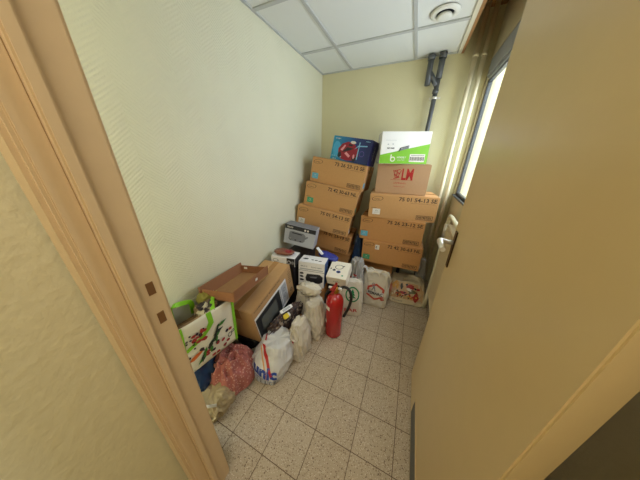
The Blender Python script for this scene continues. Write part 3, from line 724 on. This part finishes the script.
# ------------------------------------------------------------------ bags
CR = 1.0
def bag_bm(rx, ry, H, m, seed, p0=3.6, p1=2.2, lean=(0, 0), amp=.06, top=.45, n=110, rows=64, bulge=.12, flat_top=True, crumple=.02, topy=None, rise=0):
    """standing carrier bag: full at the foot, folds running up to a pinched mouth"""
    mb = MB(); rings = []
    topy = top if topy is None else topy
    for j in range(rows+1):
        t = j/rows; pw = p0+(p1-p0)*t
        kx = (1+bulge*math.sin(PI*min(1, t*1.3)))*(1-(1-top)*max(0, (t-.45)/.55)**1.6); ky = (1+bulge*math.sin(PI*min(1, t*1.3)))*(1-(1-topy)*max(0, (t-.45)/.55)**1.6)
        if t < .08: kx *= .86+.14*math.sqrt(t/.08); ky *= .86+.14*math.sqrt(t/.08)
        ring = []
        for k in range(n):
            a = 2*PI*k/n; sg = lambda q: math.copysign(abs(q)**(2/pw), q)
            x, y = sg(math.cos(a)), sg(math.sin(a))
            fold = (1-2*abs(noise.noise((math.cos(a)*3.1+seed, math.sin(a)*3.1, t*1.1+seed))))*amp*(.35+1.5*t)
            fold += (1-2*abs(noise.noise((math.cos(a)*1.6-seed, math.sin(a)*1.6, t*3.5))))*amp*.8
            cr = crumple*noise.noise((x*9+seed, y*9, t*11)) + (crumple+.06)*CR*(1-4*min(.4, abs(noise.noise((x*2.6+seed+t*2, y*2.6-t, t*3+seed))))) + .045*CR*(1-4*min(.4, abs(noise.noise((x*5+seed, y*5+t*4, t*3-seed)))))
            k_ = 1+fold+cr-amp*.6
            zz = t*H+rise*t*x*H + (.03*H*noise.noise((math.cos(a)*2+seed, math.sin(a)*2, 5))*t*2)
            ring.append(mb.bm.verts.new((x*rx*kx*k_+lean[0]*t, y*ry*ky*k_+lean[1]*t, max(zz, 0))))
        rings.append(ring)
    mi = mb.mi(m)
    for A, B in zip(rings, rings[1:]):
        for k in range(n):
            f = mb.bm.faces.new((A[k], A[(k+1) % n], B[(k+1) % n], B[k])); f.material_index = mi; f.smooth = True
    f = mb.bm.faces.new(rings[0][::-1]); f.material_index = mi
    last = rings[-1]; c = sum((v.co for v in last), Vector())/n
    for q, dz in ((.6, -.25), (.2, -.4)):
        nr = [mb.bm.verts.new(c+(v.co-c)*q+Vector((0, 0, dz*.12*H))) for v in rings[-1]]
        for k in range(n):
            f = mb.bm.faces.new((last[k], last[(k+1) % n], nr[(k+1) % n], nr[k])); f.material_index = mi; f.smooth = True
        last = nr
    f = mb.bm.faces.new(last); f.material_index = mi; f.smooth = True
    return mb
def strap(mb, pts, wdt, m, side=(0, 1, 0), th=.0015, n=20):
    """flat band through pts"""
    pts = [Vector(q) for q in pts]; sm = []
    for i in range(n+1):
        s_ = i/n*(len(pts)-1); k = min(int(s_), len(pts)-2); u = s_-k
        p0 = pts[max(k-1, 0)]; p1 = pts[k]; p2 = pts[k+1]; p3 = pts[min(k+2, len(pts)-1)]
        sm.append(.5*((2*p1)+(p2-p0)*u+(2*p0-5*p1+4*p2-p3)*u*u+(3*p1-p0-3*p2+p3)*u**3))
    sd = Vector(side).normalized(); rows = []
    for i, q in enumerate(sm):
        d = (sm[min(i+1, n)]-sm[max(i-1, 0)]).normalized(); a = (sd-d*sd.dot(d)).normalized(); nn = d.cross(a)
        rows.append([mb.bm.verts.new(q+a*wdt/2*s1+nn*th*s2) for s1, s2 in ((-1, -1), (1, -1), (1, 1), (-1, 1))])
    mi = mb.mi(m)
    for A, B in zip(rows, rows[1:]):
        for k in range(4):
            f = mb.bm.faces.new((A[k], A[(k+1) % 4], B[(k+1) % 4], B[k])); f.material_index = mi; f.smooth = False
    for q in (rows[0][::-1], rows[-1]): mb.bm.faces.new(q).material_index = mi
def bag_frame(yaw, z=0, tilt=0, c=(0, 0)):
    """print frame facing outward at angle yaw (0 = towards -y), local to the bag"""
    return Matrix.Rotation(yaw, 4, 'Z') @ Matrix.Translation((c[0], c[1], z)) @ Matrix.Rotation(PI/2-tilt, 4, 'X')

# UNIC bag
CR = .35
mb = bag_bm(.118, .12, .235, M_film2, 1.3, lean=(.02, .075), top=.74, amp=.07)
bv = BVHTree.FromBMesh(mb.bm); Fb = bag_frame(.30, .085)
decal_wrap(mb, bv, text_tris('unic', .18, .072, .045), Fb, M_blue, at=(.0, .018))
decal_wrap(mb, bv, text_tris('ECONOMIE ET QUALITE', .17, .012, .01), Fb, M_blue, at=(0, -.034))
for k in range(12): decal_wrap(mb, bv, poly_tris([(-.006, -.02), (.004, -.02), (.006, .02), (-.004, .02)], .02), Fb, M_lgrey if k % 2 else M_mgrey, at=(-.09+k*.016, -.062))
decal_wrap(mb, bv, poly_tris([(-.014, .10), (.012, .10), (.026, -.10), (.008, -.10)], .02), bag_frame(.52, .17), M_red, at=(-.02, .01), rot=.28)
decal_wrap(mb, bv, poly_tris([(-.004, .10), (.004, .10), (.012, -.11), (.002, -.11)], .02), bag_frame(.52, .17), M_brass if False else mat('orange_print', (214, 150, 80), .4), at=(-.042, .0), rot=.28)
o = mb.build('carrier_bag'); tag(o, 'white plastic carrier bag with blue unic lettering and a red stripe', 'bag')
o.location = (-.70, .715, 0)
# bag with the ring handle
CR = 1.0
mb = bag_bm(.06, .09, .29, M_film, 4.1, lean=(-.02, .03), top=.6, amp=.09)
bv = BVHTree.FromBMesh(mb.bm)
decal_wrap(mb, bv, poly_tris([(-.008, .03), (.006, .03), (.012, -.03), (.0, -.035)], .02), bag_frame(.1, .17), M_red, at=(-.02, 0))
o = mb.build('carrier_bag'); tag(o, 'narrow white plastic bag with a looped handle, beside the unic bag', 'bag'); o.location = (-.57, .91, 0)
hd = MB(); strap(hd, [(.010, -.075, .20), (-.015, -.085, .22), (-.02, -.075, .27), (.0, -.055, .30), (.025, -.06, .27), (.028, -.08, .22), (.010, -.085, .19)], .014, M_film, (0, 1, 0), n=28); hd.build('handle', o)
# creased bag next to the extinguisher
mb = bag_bm(.075, .10, .31, M_film, 7.7, lean=(-.02, .02), top=.7, amp=.11, crumple=.03)
o = mb.build('carrier_bag'); tag(o, 'creased off-white plastic bag standing left of the fire extinguisher', 'bag'); o.location = (-.55, 1.15, 0)
# folded bag on top
mb = MB(); soft(mb, .105, .07, .035, M_film, 2.2, .30, 56, 30, 2.4, 3.2, zc=.03)
for k in range(3):
    strap(mb, [(-.10, -.03-.012*k, .035+.012*k), (-.03, -.05, .05+.01*k), (.05, -.055, .045+.01*k), (.10, -.03, .03+.012*k)], .03, M_film, (0, .4, 1), n=16)
o = mb.build('folded_bag'); tag(o, 'flat folded off-white bag lying before the white kitchen appliance box', 'bag'); o.location = (-.655, 1.24, .33); o.rotation_euler = (.1, .05, .1)
mb = bag_bm(.075, .055, .30, M_film, 9.7, top=.8, amp=.1, crumple=.03)
o = mb.build('carrier_bag'); tag(o, 'off-white bag filling the gap under the folded bag', 'bag'); o.location = (-.705, 1.245, 0)
# dark patterned cloth strip between the microwave carton and the bags
mb = MB(); soft(mb, .045, .20, .09, M_pattern, 6.1, .35, 60, 32, 2.6, 2.6, zc=.10)
o = mb.build('patterned_cloth'); tag(o, 'dark patterned cloth stuffed between the microwave carton and white bags', 'cloth'); o.location = (-.735, .98, .10); o.rotation_euler = (0, 0, -.12)
mb = MB(); mb.box((0, 0, .02), (.035, .045, .028), mat('yellow_packet', (214, 190, 44), .4), .006); mb.box((0, .026, .02), (.032, .014, .024), M_white, .004)
o = mb.build('yellow_packet'); tag(o, 'small yellow packet lying on the dark patterned cloth', 'packet'); o.location = (-.70, .93, .285); o.rotation_euler = (.2, .5, -.3)
mb = MB(); mb.box((0, 0, .01), (.028, .11, .014), M_white, .004); decal(mb, rect(.018, .07), Matrix.Translation((0, 0, .017)), M_lgrey)
o = mb.build('white_carton_sleeve'); tag(o, 'small white sleeve lying next to the yellow packet', 'packet'); o.location = (-.735, .985, .30); o.rotation_euler = (.1, .5, -.35)
mb = MB(); mb.box((0, 0, .05), (.09, .36, .1), M_card2, .003); o = mb.build('support_carton'); tag(o, 'long low carton on the floor under the dark patterned cloth', 'box'); o.location = (-.745, 1.0, 0)
# black bag below the microwave carton
mb = MB(); soft(mb, .13, .26, .085, M_blackfilm, 5.5, .22, 60, 36, 3.4, 2.0, zc=.085)
o = mb.build('bin_bag'); tag(o, 'black bin bag squashed under the microwave carton', 'bag'); o.location = (-.965, .99, 0)

# pink spotted cloth, draped heap
mb = MB()
def drape(mb, rx, ry, H, m, seed, n=96, rows=60, amp=.18):
    def fn(u, v):
        a = 2*PI*u; r_ = v
        prof = (math.cos(min(1, r_)*PI/2))**.55 if r_ < 1 else 0
        # deep folds spreading from a dent near the middle
        fo = (1-2*abs(noise.noise((math.cos(a)*2.6+seed, math.sin(a)*2.6, r_*1.4))))
        f2 = (1-2*abs(noise.noise((math.cos(a)*r_*4+seed, math.sin(a)*r_*4, seed))))
        R = r_*(1+amp*fo*(.3+r_)); zz = H*prof*(1+.28*f2)+.055*fo*r_*(1-r_*.5)-.12*H*math.exp(-(r_/.16)**2)
        return Vector((rx*R*math.cos(a), ry*R*math.sin(a), max(0, zz)))
    mb.grid(fn, n, rows, m); bmesh.ops.remove_doubles(mb.bm, verts=mb.bm.verts[:], dist=1e-5)
drape(mb, .135, .14, .21, M_pink, 2.6)
o = mb.build('pink_cloth'); tag(o, 'pink spotted cloth in a heap beside the unic bag', 'cloth'); o.location = (-.905, .555, .0)
# blue bag
mb = bag_bm(.085, .11, .31, M_bluefilm, 3.3, top=.8, amp=.06, lean=(-.03, 0))
o = mb.build('blue_bag'); tag(o, 'dark blue bag under the fruit-print shopping bag', 'bag'); o.location = (-1.0, .425, 0)
# beige bag with white handle at the floor
mb = bag_bm(.090, .078, .115, M_beige, 8.1, top=.7, amp=.09)
o = mb.build('beige_bag'); tag(o, 'beige bag with a white handle on the floor below the pink cloth', 'bag'); o.location = (-.865, .385, 0)
hd = MB(); strap(hd, [(-.05, -.06, .11), (.0, -.075, .125), (.045, -.07, .125), (.08, -.04, .115)], .018, M_film2, (0, .3, 1), n=16); hd.build('handle', o)

# fruit-print shopping bag
W, D, H = .31, .20, .31
sb = empty('shopping_bag', (-.985, .475, .318), (-.024, .071, 1.47)); tag(sb, 'white shopping bag with green trim and fruit print by the door frame', 'bag')
M_woven = mat('white_woven_plastic', (226, 220, 200), .4, bump=.1, scale=90, vary=.03)
M_lime2 = mat('bright_green_trim', (126, 190, 36), .45); M_inside = mat('bag_inside_grey', (186, 182, 166), .5, vary=.08, scale=14)
def panel(name, fn, m_, nu=24, nv=16):
    q = MB(); q.grid(fn, nu, nv, m_); o = q.build(name, sb); md = o.modifiers.new('s', 'SOLIDIFY'); md.thickness = .0015; return o
wob = lambda u, v, s: .012*noise.noise((u*3+s, v*3, s))*min(1, 4*v)
panel('front_panel', lambda u, v: Vector(((u-.5)*W, -D/2-.012*math.sin(PI*u)*math.sin(PI*v)+wob(u, v, 1), v*H)), M_woven)
panel('back_panel', lambda u, v: Vector(((u-.5)*W, D/2+wob(u, v, 2), v*H)), M_inside)
panel('side_panel', lambda u, v: Vector((-W/2+.02*math.sin(PI*u)*v, (u-.5)*D, v*H)), M_inside)
panel('side_panel', lambda u, v: Vector((W/2-.03*math.sin(PI*u)*v, (u-.5)*D, v*H)), M_inside)
panel('base', lambda u, v: Vector(((u-.5)*W, (v-.5)*D, .001)), M_inside)
fp = MB(); yF = lambda x, z: -D/2-.012*math.sin(PI*(x/W+.5))*math.sin(PI*z/H)+wob(x/W+.5, z/H, 1)-.0022
def fdecal(tr, m_, at, rot=0, lift=0):
    vs, fs = tr; c, s = math.cos(rot), math.sin(rot); V = []
    for x, y in vs:
        X, Z = x*c-y*s+at[0], x*s+y*c+at[1]; X = max(-W/2, min(W/2, X)); Z = max(.0, min(H, Z)); V.append(fp.bm.verts.new((X, yF(X, Z)-lift, Z)))
    mi = fp.mi(m_)
    for f in fs:
        try: q = fp.bm.faces.new([V[i] for i in f]); q.material_index = mi
        except ValueError: pass
M_leaf = mat('leaf_green_print', (58, 128, 44), .5); M_dleaf = mat('dark_leaf_print', (30, 44, 34), .5); M_berry = mat('berry_red_print', (168, 44, 44), .5); M_orange = mat('carrot_print', (206, 104, 40), .5); M_purple = mat('berry_dark_print', (52, 30, 44), .5)
fdecal(poly_tris([(-.012, .0), (.016, .0), (.016, -.07), (-.01, -.10), (-.05, -.135), (-.13, -.17), (-.14, -.15), (-.06, -.11), (-.03, -.08), (-.012, -.05)], .03), M_lime2, (-.0, H))
rnd = random.Random(5)
for k in range(12): fdecal(poly_tris(blob_pts(.008+rnd.random()*.008, .008+rnd.random()*.008, 10, k), 1), M_berry if k % 4 else M_purple, (-.095+rnd.random()*.06, .165+rnd.random()*.075), 0, .001+.0001*k)
for k in range(12): fdecal(poly_tris(blob_pts(.006, .006, 8, k), 1), M_purple, (-.13+rnd.random()*.10, .10+rnd.random()*.15), 0, .0016)
fdecal(poly_tris(blob_pts(.035, .012, 12, 3), 1), M_orange, (-.10, .095), .35, .001)
for k in range(9): fdecal(poly_tris([(-.035, -.002), (0, .013), (.035, .0), (0, -.011)], 1), (M_leaf, M_dleaf, M_leaf)[k % 3], (-.09+k*.017+rnd.random()*.02, .03+k*.019+rnd.random()*.02), rnd.random()*1.6, .0012+.0002*k)
for k in range(14): fdecal(poly_tris(blob_pts(.012, .010, 10, k+30), 1), M_berry if k % 3 else M_purple, (-.07+k*.012+rnd.random()*.03, .02+rnd.random()*.10), 0, .002)
fdecal(poly_tris([(-.012, -.05), (.0, .05), (.012, .06), (.008, -.04)], 1), M_dleaf, (.015, .16), -.35, .0014)
fdecal(ring_tris(16, .016, .011, 0, 1, 1, 1), M_dark, (.105, .075), 0, .001); fdecal(ring_tris(16, .010, .006, 0, 1, 1, 1), M_dark, (.128, .088), 0, .001)
for x in (-W/2+.010, W/2-.008): fdecal(poly_tris([(-.010, 0), (.010, 0), (.010, H), (-.010, H)], .03), M_lime2, (x, 0), 0, .0008)
fp.build('front_print', sb)
hd = MB(); strap(hd, [(-.10, D/2-.01, .24), (-.10, D/2-.008, .31), (-.08, D/2-.02, .33), (-.03, D/2-.03, .325), (.0, D/2-.03, .305), (.01, D/2-.012, .22)], .026, M_lime2, (1, 0, .3)); hd.build('handle', sb)
hd = MB(); strap(hd, [(.03, -D/2+.004, .305), (.07, -D/2+.07, .318), (.12, -D/2+.12, .33), (.13, -D/2+.15, .30), (.11, D/2-.02, .25)], .024, M_lime2, (1, 0, .3)); hd.build('handle', sb)
# what is inside the shopping bag
mb = MB(); mb.tube([(0, 0, 0), (.05, .0, .0), (.17, 0, .0), (.20, 0, .0)], [.028, .032, .032, .026], mat('rolled_paper_brown', (132, 104, 76), .6, vary=.15, scale=20), 20)
o = mb.build('rolled_paper'); tag(o, 'brown rolled paper inside the fruit-print shopping bag', 'paper'); o.location = (-.955, .345, .575); o.rotation_euler = (0, .02, 1.35)
mb = MB(); soft(mb, .06, .06, .05, patterned_material('crumpled_wrapping', [(70, 54, 60), (196, 186, 160), (120, 96, 70), (48, 38, 44), (168, 150, 120)], 30), 1.4, .4, 40, 24)
o = mb.build('crumpled_wrapping'); tag(o, 'crumpled dark and white wrapping at the mouth of the shopping bag', 'wrapping'); o.location = (-.965, .53, .585)
mb = MB(); soft(mb, .05, .045, .055, mat('olive_cloth', (136, 128, 56), .8, vary=.15, scale=18), 4.4, .25, 30, 20)
o = mb.build('olive_pouch'); tag(o, 'olive green pouch inside the shopping bag beside the wrapping', 'pouch'); o.location = (-1.03, .575, .60)
mb = MB(); mb.box((0, 0, .11), (.16, .24, .21), mat('filler_carton_dark', (120, 90, 60), .8, vary=.1), .01)
o = mb.build('small_carton'); tag(o, 'small brown carton at the bottom of the shopping bag under the wrapping', 'box'); o.location = (-.99, .47, .325); o.rotation_euler = (-.024, .071, -.1)

# ------------------------------------------------------------------ bags in front of the right stack
# emblem bag
CR = .45
mb = bag_bm(.125, .07, .365, M_film, 12.4, p0=5, p1=3.2, top=.92, topy=.5, amp=.035, bulge=.05, lean=(-.01, .05))
bv = BVHTree.FromBMesh(mb.bm); Fb = bag_frame(0, .175)
M_logo = mat('brick_red_print', (188, 74, 56), .45)
decal_wrap(mb, bv, ring_tris(6, .098, .074, PI/6, 1, .92, 8), Fb, M_logo, at=(.01, .0))
decal_wrap(mb, bv, text_tris('PEMARC', .145, .032, .03), Fb, M_dark, lift=.0046, at=(.01, -.012))
decal_wrap(mb, bv, rect(.165, .040), Fb, M_film2, lift=.0034, at=(.01, -.012))
decal_wrap(mb, bv, ring_tris(16, .016, .010, 0, 1, 1.1, 1), Fb, M_mgrey, at=(-.02, .072), lift=.003); decal_wrap(mb, bv, poly_tris([(-.006, .03), (.006, .03), (.022, -.02), (.012, -.02), (0, .01), (-.014, -.02), (-.022, -.02)], 1), Fb, M_mgrey, at=(-.01, .03), lift=.003)
decal_wrap(mb, bv, poly_tris(blob_pts(.02, .012, 10, 3), 1), Fb, M_logo, at=(.085, -.065))
o = mb.build('carrier_bag'); tag(o, 'off-white carrier bag with a red hexagon emblem before the right stack', 'bag'); o.location = (-.15, 1.745, 0); o.rotation_euler = (0, 0, -.02)
hd = MB(); strap(hd, [(-.05, -.03, .35), (-.045, -.035, .385), (-.01, -.035, .40), (.02, -.03, .375), (.025, -.025, .345)], .018, M_film3, (0, 1, .2), n=18); hd.build('handle', o)
hd = MB(); strap(hd, [(.02, .02, .36), (.06, .0, .405), (.11, -.01, .38), (.135, -.02, .33), (.13, -.02, .30)], .028, M_film3, (0, 1, .2), n=18); hd.build('handle', o)
hd = MB(); strap(hd, [(-.10, .02, .34), (-.12, .01, .40), (-.15, .0, .405), (-.145, -.01, .35)], .035, M_film2, (0, 1, .2), n=18); hd.build('knotted_corner', o)
# tree emblem bag
mb = bag_bm(.115, .06, .35, M_film, 15.2, p0=4.5, p1=3, top=.85, topy=.5, amp=.045, bulge=.04, lean=(0, .05))
bv = BVHTree.FromBMesh(mb.bm); Fb = bag_frame(0, .20); M_tree = mat('tree_green_print', (20, 120, 66), .45)
decal_wrap(mb, bv, ring_tris(28, .066, .054, 0, 1, 1.1, 1), Fb, M_tree, at=(.02, .03))
for y, s_ in ((.062, .018), (.04, .027), (.014, .036)): decal_wrap(mb, bv, poly_tris([(-s_, -.014), (s_, -.014), (0, .022)], .02), Fb, M_tree, lift=.0022+.001*s_, at=(.02, y))
decal_wrap(mb, bv, rect(.012, .022), Fb, M_tree, at=(.02, -.01)); decal_wrap(mb, bv, text_tris('SPAR', .16, .035, .02), Fb, M_red, at=(.0, -.13))
o = mb.build('carrier_bag'); tag(o, 'off-white carrier bag with a green tree emblem behind the extinguisher', 'bag'); o.location = (-.35, 1.50, 0); o.rotation_euler = (0, 0, .28)
CR = 1.0
# clear crumpled bags in the gap between the stacks
mb = bag_bm(.075, .09, .47, M_filmg, 21.5, top=.6, amp=.13, crumple=.04, lean=(.0, .06))
bv = BVHTree.FromBMesh(mb.bm)
for k in range(6): decal_wrap(mb, bv, poly_tris(blob_pts(.018, .008, 9, k), 1), bag_frame(0, .3), M_red if k % 2 else mat('faded_pink_print', (190, 120, 120), .5), at=(-.05+.02*k, .04-.03*(k % 3)), rot=k)
o = mb.build('crumpled_clear_bag'); tag(o, 'crumpled greyish clear bag in the gap between the two carton stacks', 'bag'); o.location = (-.365, 1.70, 0)
mb = bag_bm(.05, .09, .62, M_bluefilm, 31.5, top=.6, amp=.12, crumple=.03, lean=(.0, .05))
o = mb.build('dark_bag'); tag(o, 'tall dark bag wedged deep between the two carton stacks', 'bag'); o.location = (-.43, 2.0, 0)
mb = MB(); soft(mb, .11, .05, .025, mat('royal_blue_sleeve', (44, 54, 140), .4), 3.2, .2, 30, 16, zc=.02)
o = mb.build('blue_packet'); tag(o, 'royal blue packet lying behind the white kitchen appliance box', 'packet'); o.location = (-.63, 1.60, .50); o.rotation_euler = (.2, .12, -.15)
mb = MB(); mb.box((0, 0, .01), (.10, .03, .012), M_white, .004); o = mb.build('white_leaflet'); tag(o, 'white leaflet between the toaster box and the blue packet', 'paper'); o.location = (-.72, 1.585, .555); o.rotation_euler = (.2, .4, -.5)
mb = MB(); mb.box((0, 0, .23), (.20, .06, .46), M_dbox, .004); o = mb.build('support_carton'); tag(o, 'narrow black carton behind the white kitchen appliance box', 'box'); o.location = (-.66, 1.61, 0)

CR = .5
# food-print bag lying by the door
M_food = mat('food_print_base', (226, 204, 170), .4, vary=.05)
mb = bag_bm(.175, .12, .21, M_film3, 18.3, p0=4.5, p1=3, top=.86, topy=.7, amp=.05, bulge=.06, lean=(0, .09))
bv = BVHTree.FromBMesh(mb.bm)
Ft = Matrix.Translation((0, -.07, .15)) @ Matrix.Rotation(.80, 4, 'X')
decal_wrap(mb, bv, rect(.33, .17), Ft, mat('warm_food_photo_print', (196, 160, 118), .45, vary=.35, scale=26), lift=.0012, at=(.0, .0))
rnd = random.Random(11)
FC = [mat('food_orange_print', (206, 150, 60), .45), mat('food_red_print', (160, 40, 34), .45), M_dark, mat('food_olive_print', (96, 92, 56), .45), M_berry, mat('food_pink_print', (206, 128, 100), .45), M_paper]
lay = [(-.095, .035, .030, .030, 0), (.03, .04, .032, .022, 1), (-.045, .03, .012, .028, 2), (.045, .0, .030, .018, 3), (-.145, .0, .020, .05, 5), (.085, -.04, .018, .035, 1), (-.03, -.02, .03, .01, 4), (.095, .03, .014, .010, 4), (.07, .03, .012, .009, 2), (-.06, -.03, .014, .008, 1), (-.005, .052, .01, .01, 2), (.02, .012, .02, .012, 6)]
for i, (x, y, a_, b_, ci) in enumerate(lay): decal_wrap(mb, bv, poly_tris(blob_pts(a_*1.3, b_*1.3, 12, i, .6), .02), Ft, FC[ci], lift=.002+.0004*i, at=(x*1.15, y*1.2))
for k in range(34): decal_wrap(mb, bv, poly_tris(blob_pts(.011, .007, 8, k+2, .5), 1), Ft, (M_dark, M_berry, FC[1], FC[0], FC[3])[k % 5], lift=.0075, at=(-.10+rnd.random()*.20, -.075+rnd.random()*.06), rot=rnd.random())
decal_wrap(mb, bv, text_tris('gourmand', .10, .02, .01), bag_frame(0, .035), M_mgrey, at=(-.08, 0))
o = mb.build('food_print_bag'); tag(o, 'cream bag printed with food pictures on the floor beside the door', 'bag'); o.location = (.15, 1.97, 0); o.rotation_euler = (0, 0, .06)
hd = MB(); strap(hd, [(-.04, .09, .20), (.02, .05, .255), (.10, .03, .25), (.145, .02, .19), (.155, .0, .12)], .05, M_film3, (.2, 1, .3), n=18); hd.build('handle', o)
mb = bag_bm(.045, .05, .40, M_filmg, 27.5, top=.5, amp=.13, crumple=.05)
o = mb.build('crumpled_clear_bag'); tag(o, 'crumpled clear bag standing between the right stack and heating pipes', 'bag'); o.location = (.27, 2.22, 0)

# ------------------------------------------------------------------ fire extinguisher
fe = empty('fire_extinguisher', (-.40, 1.20, 0)); tag(fe, 'red fire extinguisher with black hose standing on the floor tiles', 'fire extinguisher')
R_ = .073
mb = MB(); mb.lathe([(R_*.86, .0), (R_*.97, .006), (R_, .02), (R_, .33), (R_*.97, .36), (R_*.86, .385), (R_*.65, .405), (R_*.4, .418), (.022, .424), (.022, .44)], M_ext, n=48); mb.build('cylinder', fe)
mb = MB(); mb.lathe([(R_*.9, 0), (R_*1.03, .003), (R_*1.03, .024), (R_*1.0, .027)], M_rubber, n=48, cap=False) if False else mb.lathe([(R_*1.015, .016), (R_*1.015, .022)], M_ext, n=48, cap=False); mb.build('foot_ring', fe)
mb = MB(); mb.lathe([(.026, .438), (.028, .442), (.028, .462), (.02, .468), (.018, .485), (.001, .487)], M_brass, n=24)
mb.box((0, -.02, .466), (.022, .06, .018), M_brass, .003); mb.build('valve', fe)
mb = MB(); mb.box((.0, -.045, .515), (.022, .13, .007), mat('dull_red_metal', (150, 40, 30), .4), .002, Matrix.Rotation(-.2, 3, 'X')); mb.box((0, -.04, .485), (.02, .11, .007), MATS['dull_red_metal'], .002, Matrix.Rotation(.06, 3, 'X')); mb.box((0, .01, .50), (.018, .012, .035), MATS['dull_red_metal'], .002)
o = mb.build('carrying_lever', fe)
mb = MB(); mb.tube([(.022, 0, .478), (.05, 0, .478)], .011, M_paper, 14); mb.build('pressure_gauge', fe)
mb = MB(); mb.tube([(-.022, -.01, .478), (-.052, -.02, .482)], .010, M_paper, 14); mb.build('safety_pin', fe)
mb = MB()
hp = [(.03, .01, .47), (.06, .015, .492), (.10, .01, .492), (.125, .0, .46), (.132, -.005, .41), (.122, -.01, .34), (.10, -.015, .27), (.088, -.02, .235)]
P_ = [Vector(q) for q in hp]; sm_ = []
for i in range(41):
    s_ = i/40*(len(P_)-1); k = min(int(s_), len(P_)-2); u = s_-k
    a0, a1, a2, a3 = P_[max(k-1, 0)], P_[k], P_[k+1], P_[min(k+2, len(P_)-1)]
    sm_.append(.5*((2*a1)+(a2-a0)*u+(2*a0-5*a1+4*a2-a3)*u*u+(3*a1-a0-3*a2+a3)*u**3))
mb.tube(sm_, .0115, M_rubber, 14); mb.build('hose', fe)
mb = MB(); mb.tube([(-.03, .0, .44), (-.062, -.0, .43), (-.083, -.004, .38), (-.085, -.006, .30)], .009, M_rubber, 12); mb.build('strap', fe)
def wrapped_label(name, a0, a1, z0, z1, m_):
    q = MB(); q.grid(lambda u, v: Vector(((R_+.0008)*math.cos(a0+(a1-a0)*u), (R_+.0008)*math.sin(a0+(a1-a0)*u), z0+(z1-z0)*v)), 12, 2, m_); q.build(name, fe)
wrapped_label('label', -PI/2-1.15, -PI/2-.25, .29, .325, M_paper); wrapped_label('label', -PI/2-1.1, -PI/2-.65, .145, .175, M_paper)

# ------------------------------------------------------------------ light
wd = bpy.data.worlds.new('overcast'); SC.world = wd; wd.use_nodes = True
bg = wd.node_tree.nodes['Background']; bg.inputs[0].default_value = (.86, .93, 1, 1); bg.inputs[1].default_value = 9
def area(name, loc, rot, sx, sy, power, col, portal=False):
    l = bpy.data.lights.new(name, 'AREA'); l.shape = 'RECTANGLE'; l.size = sx; l.size_y = sy; l.energy = power; l.color = col
    if portal: l.cycles.is_portal = True
    o = bpy.data.objects.new(name, l); C.objects.link(o); o.location = loc; o.rotation_euler = rot; return o
area('window_portal', (XR+.16, (WY0+WY1)/2, (WZ0+WZ1)/2), (0, PI/2, 0), hz, 2*hy, 1, (1, 1, 1), True)
area('corridor_lamp', (.1, -.55, 2.55), (0, 0, 0), 1.2, .5, 30, (1, .94, .84))
lm = MB(); lm.box((0, 0, 0), (1.22, .52, .03), M_tee, .004); o = lm.build('ceiling_lamp'); o.location = (.1, -.55, 2.572)
tag(o, 'flat corridor ceiling lamp behind the viewpoint', 'lamp')

# ------------------------------------------------------------------ camera
cam = bpy.data.cameras.new('camera'); co = bpy.data.objects.new('camera', cam); C.objects.link(co); SC.camera = co
cam.sensor_fit = 'HORIZONTAL'; cam.sensor_width = 36; cam.lens = 36*192.46/640; cam.clip_start = .01
Rw = Matrix(((0.9075188, 0.4196837, 0.01658967), (0.17784446, -0.34818615, -0.92040086), (-0.38050095, 0.83823147, -0.3906239)))
# rows: camera right, camera down, camera forward in world axes
co.matrix_world = Matrix.Translation((0, 0, 1.42)) @ Matrix((Rw[0], -Rw[1], -Rw[2])).transposed().to_4x4()
vs = SC.view_settings; vs.view_transform = 'Standard'; vs.look = 'None'; vs.gamma = 1; vs.exposure = -.5; vs.use_curve_mapping = False
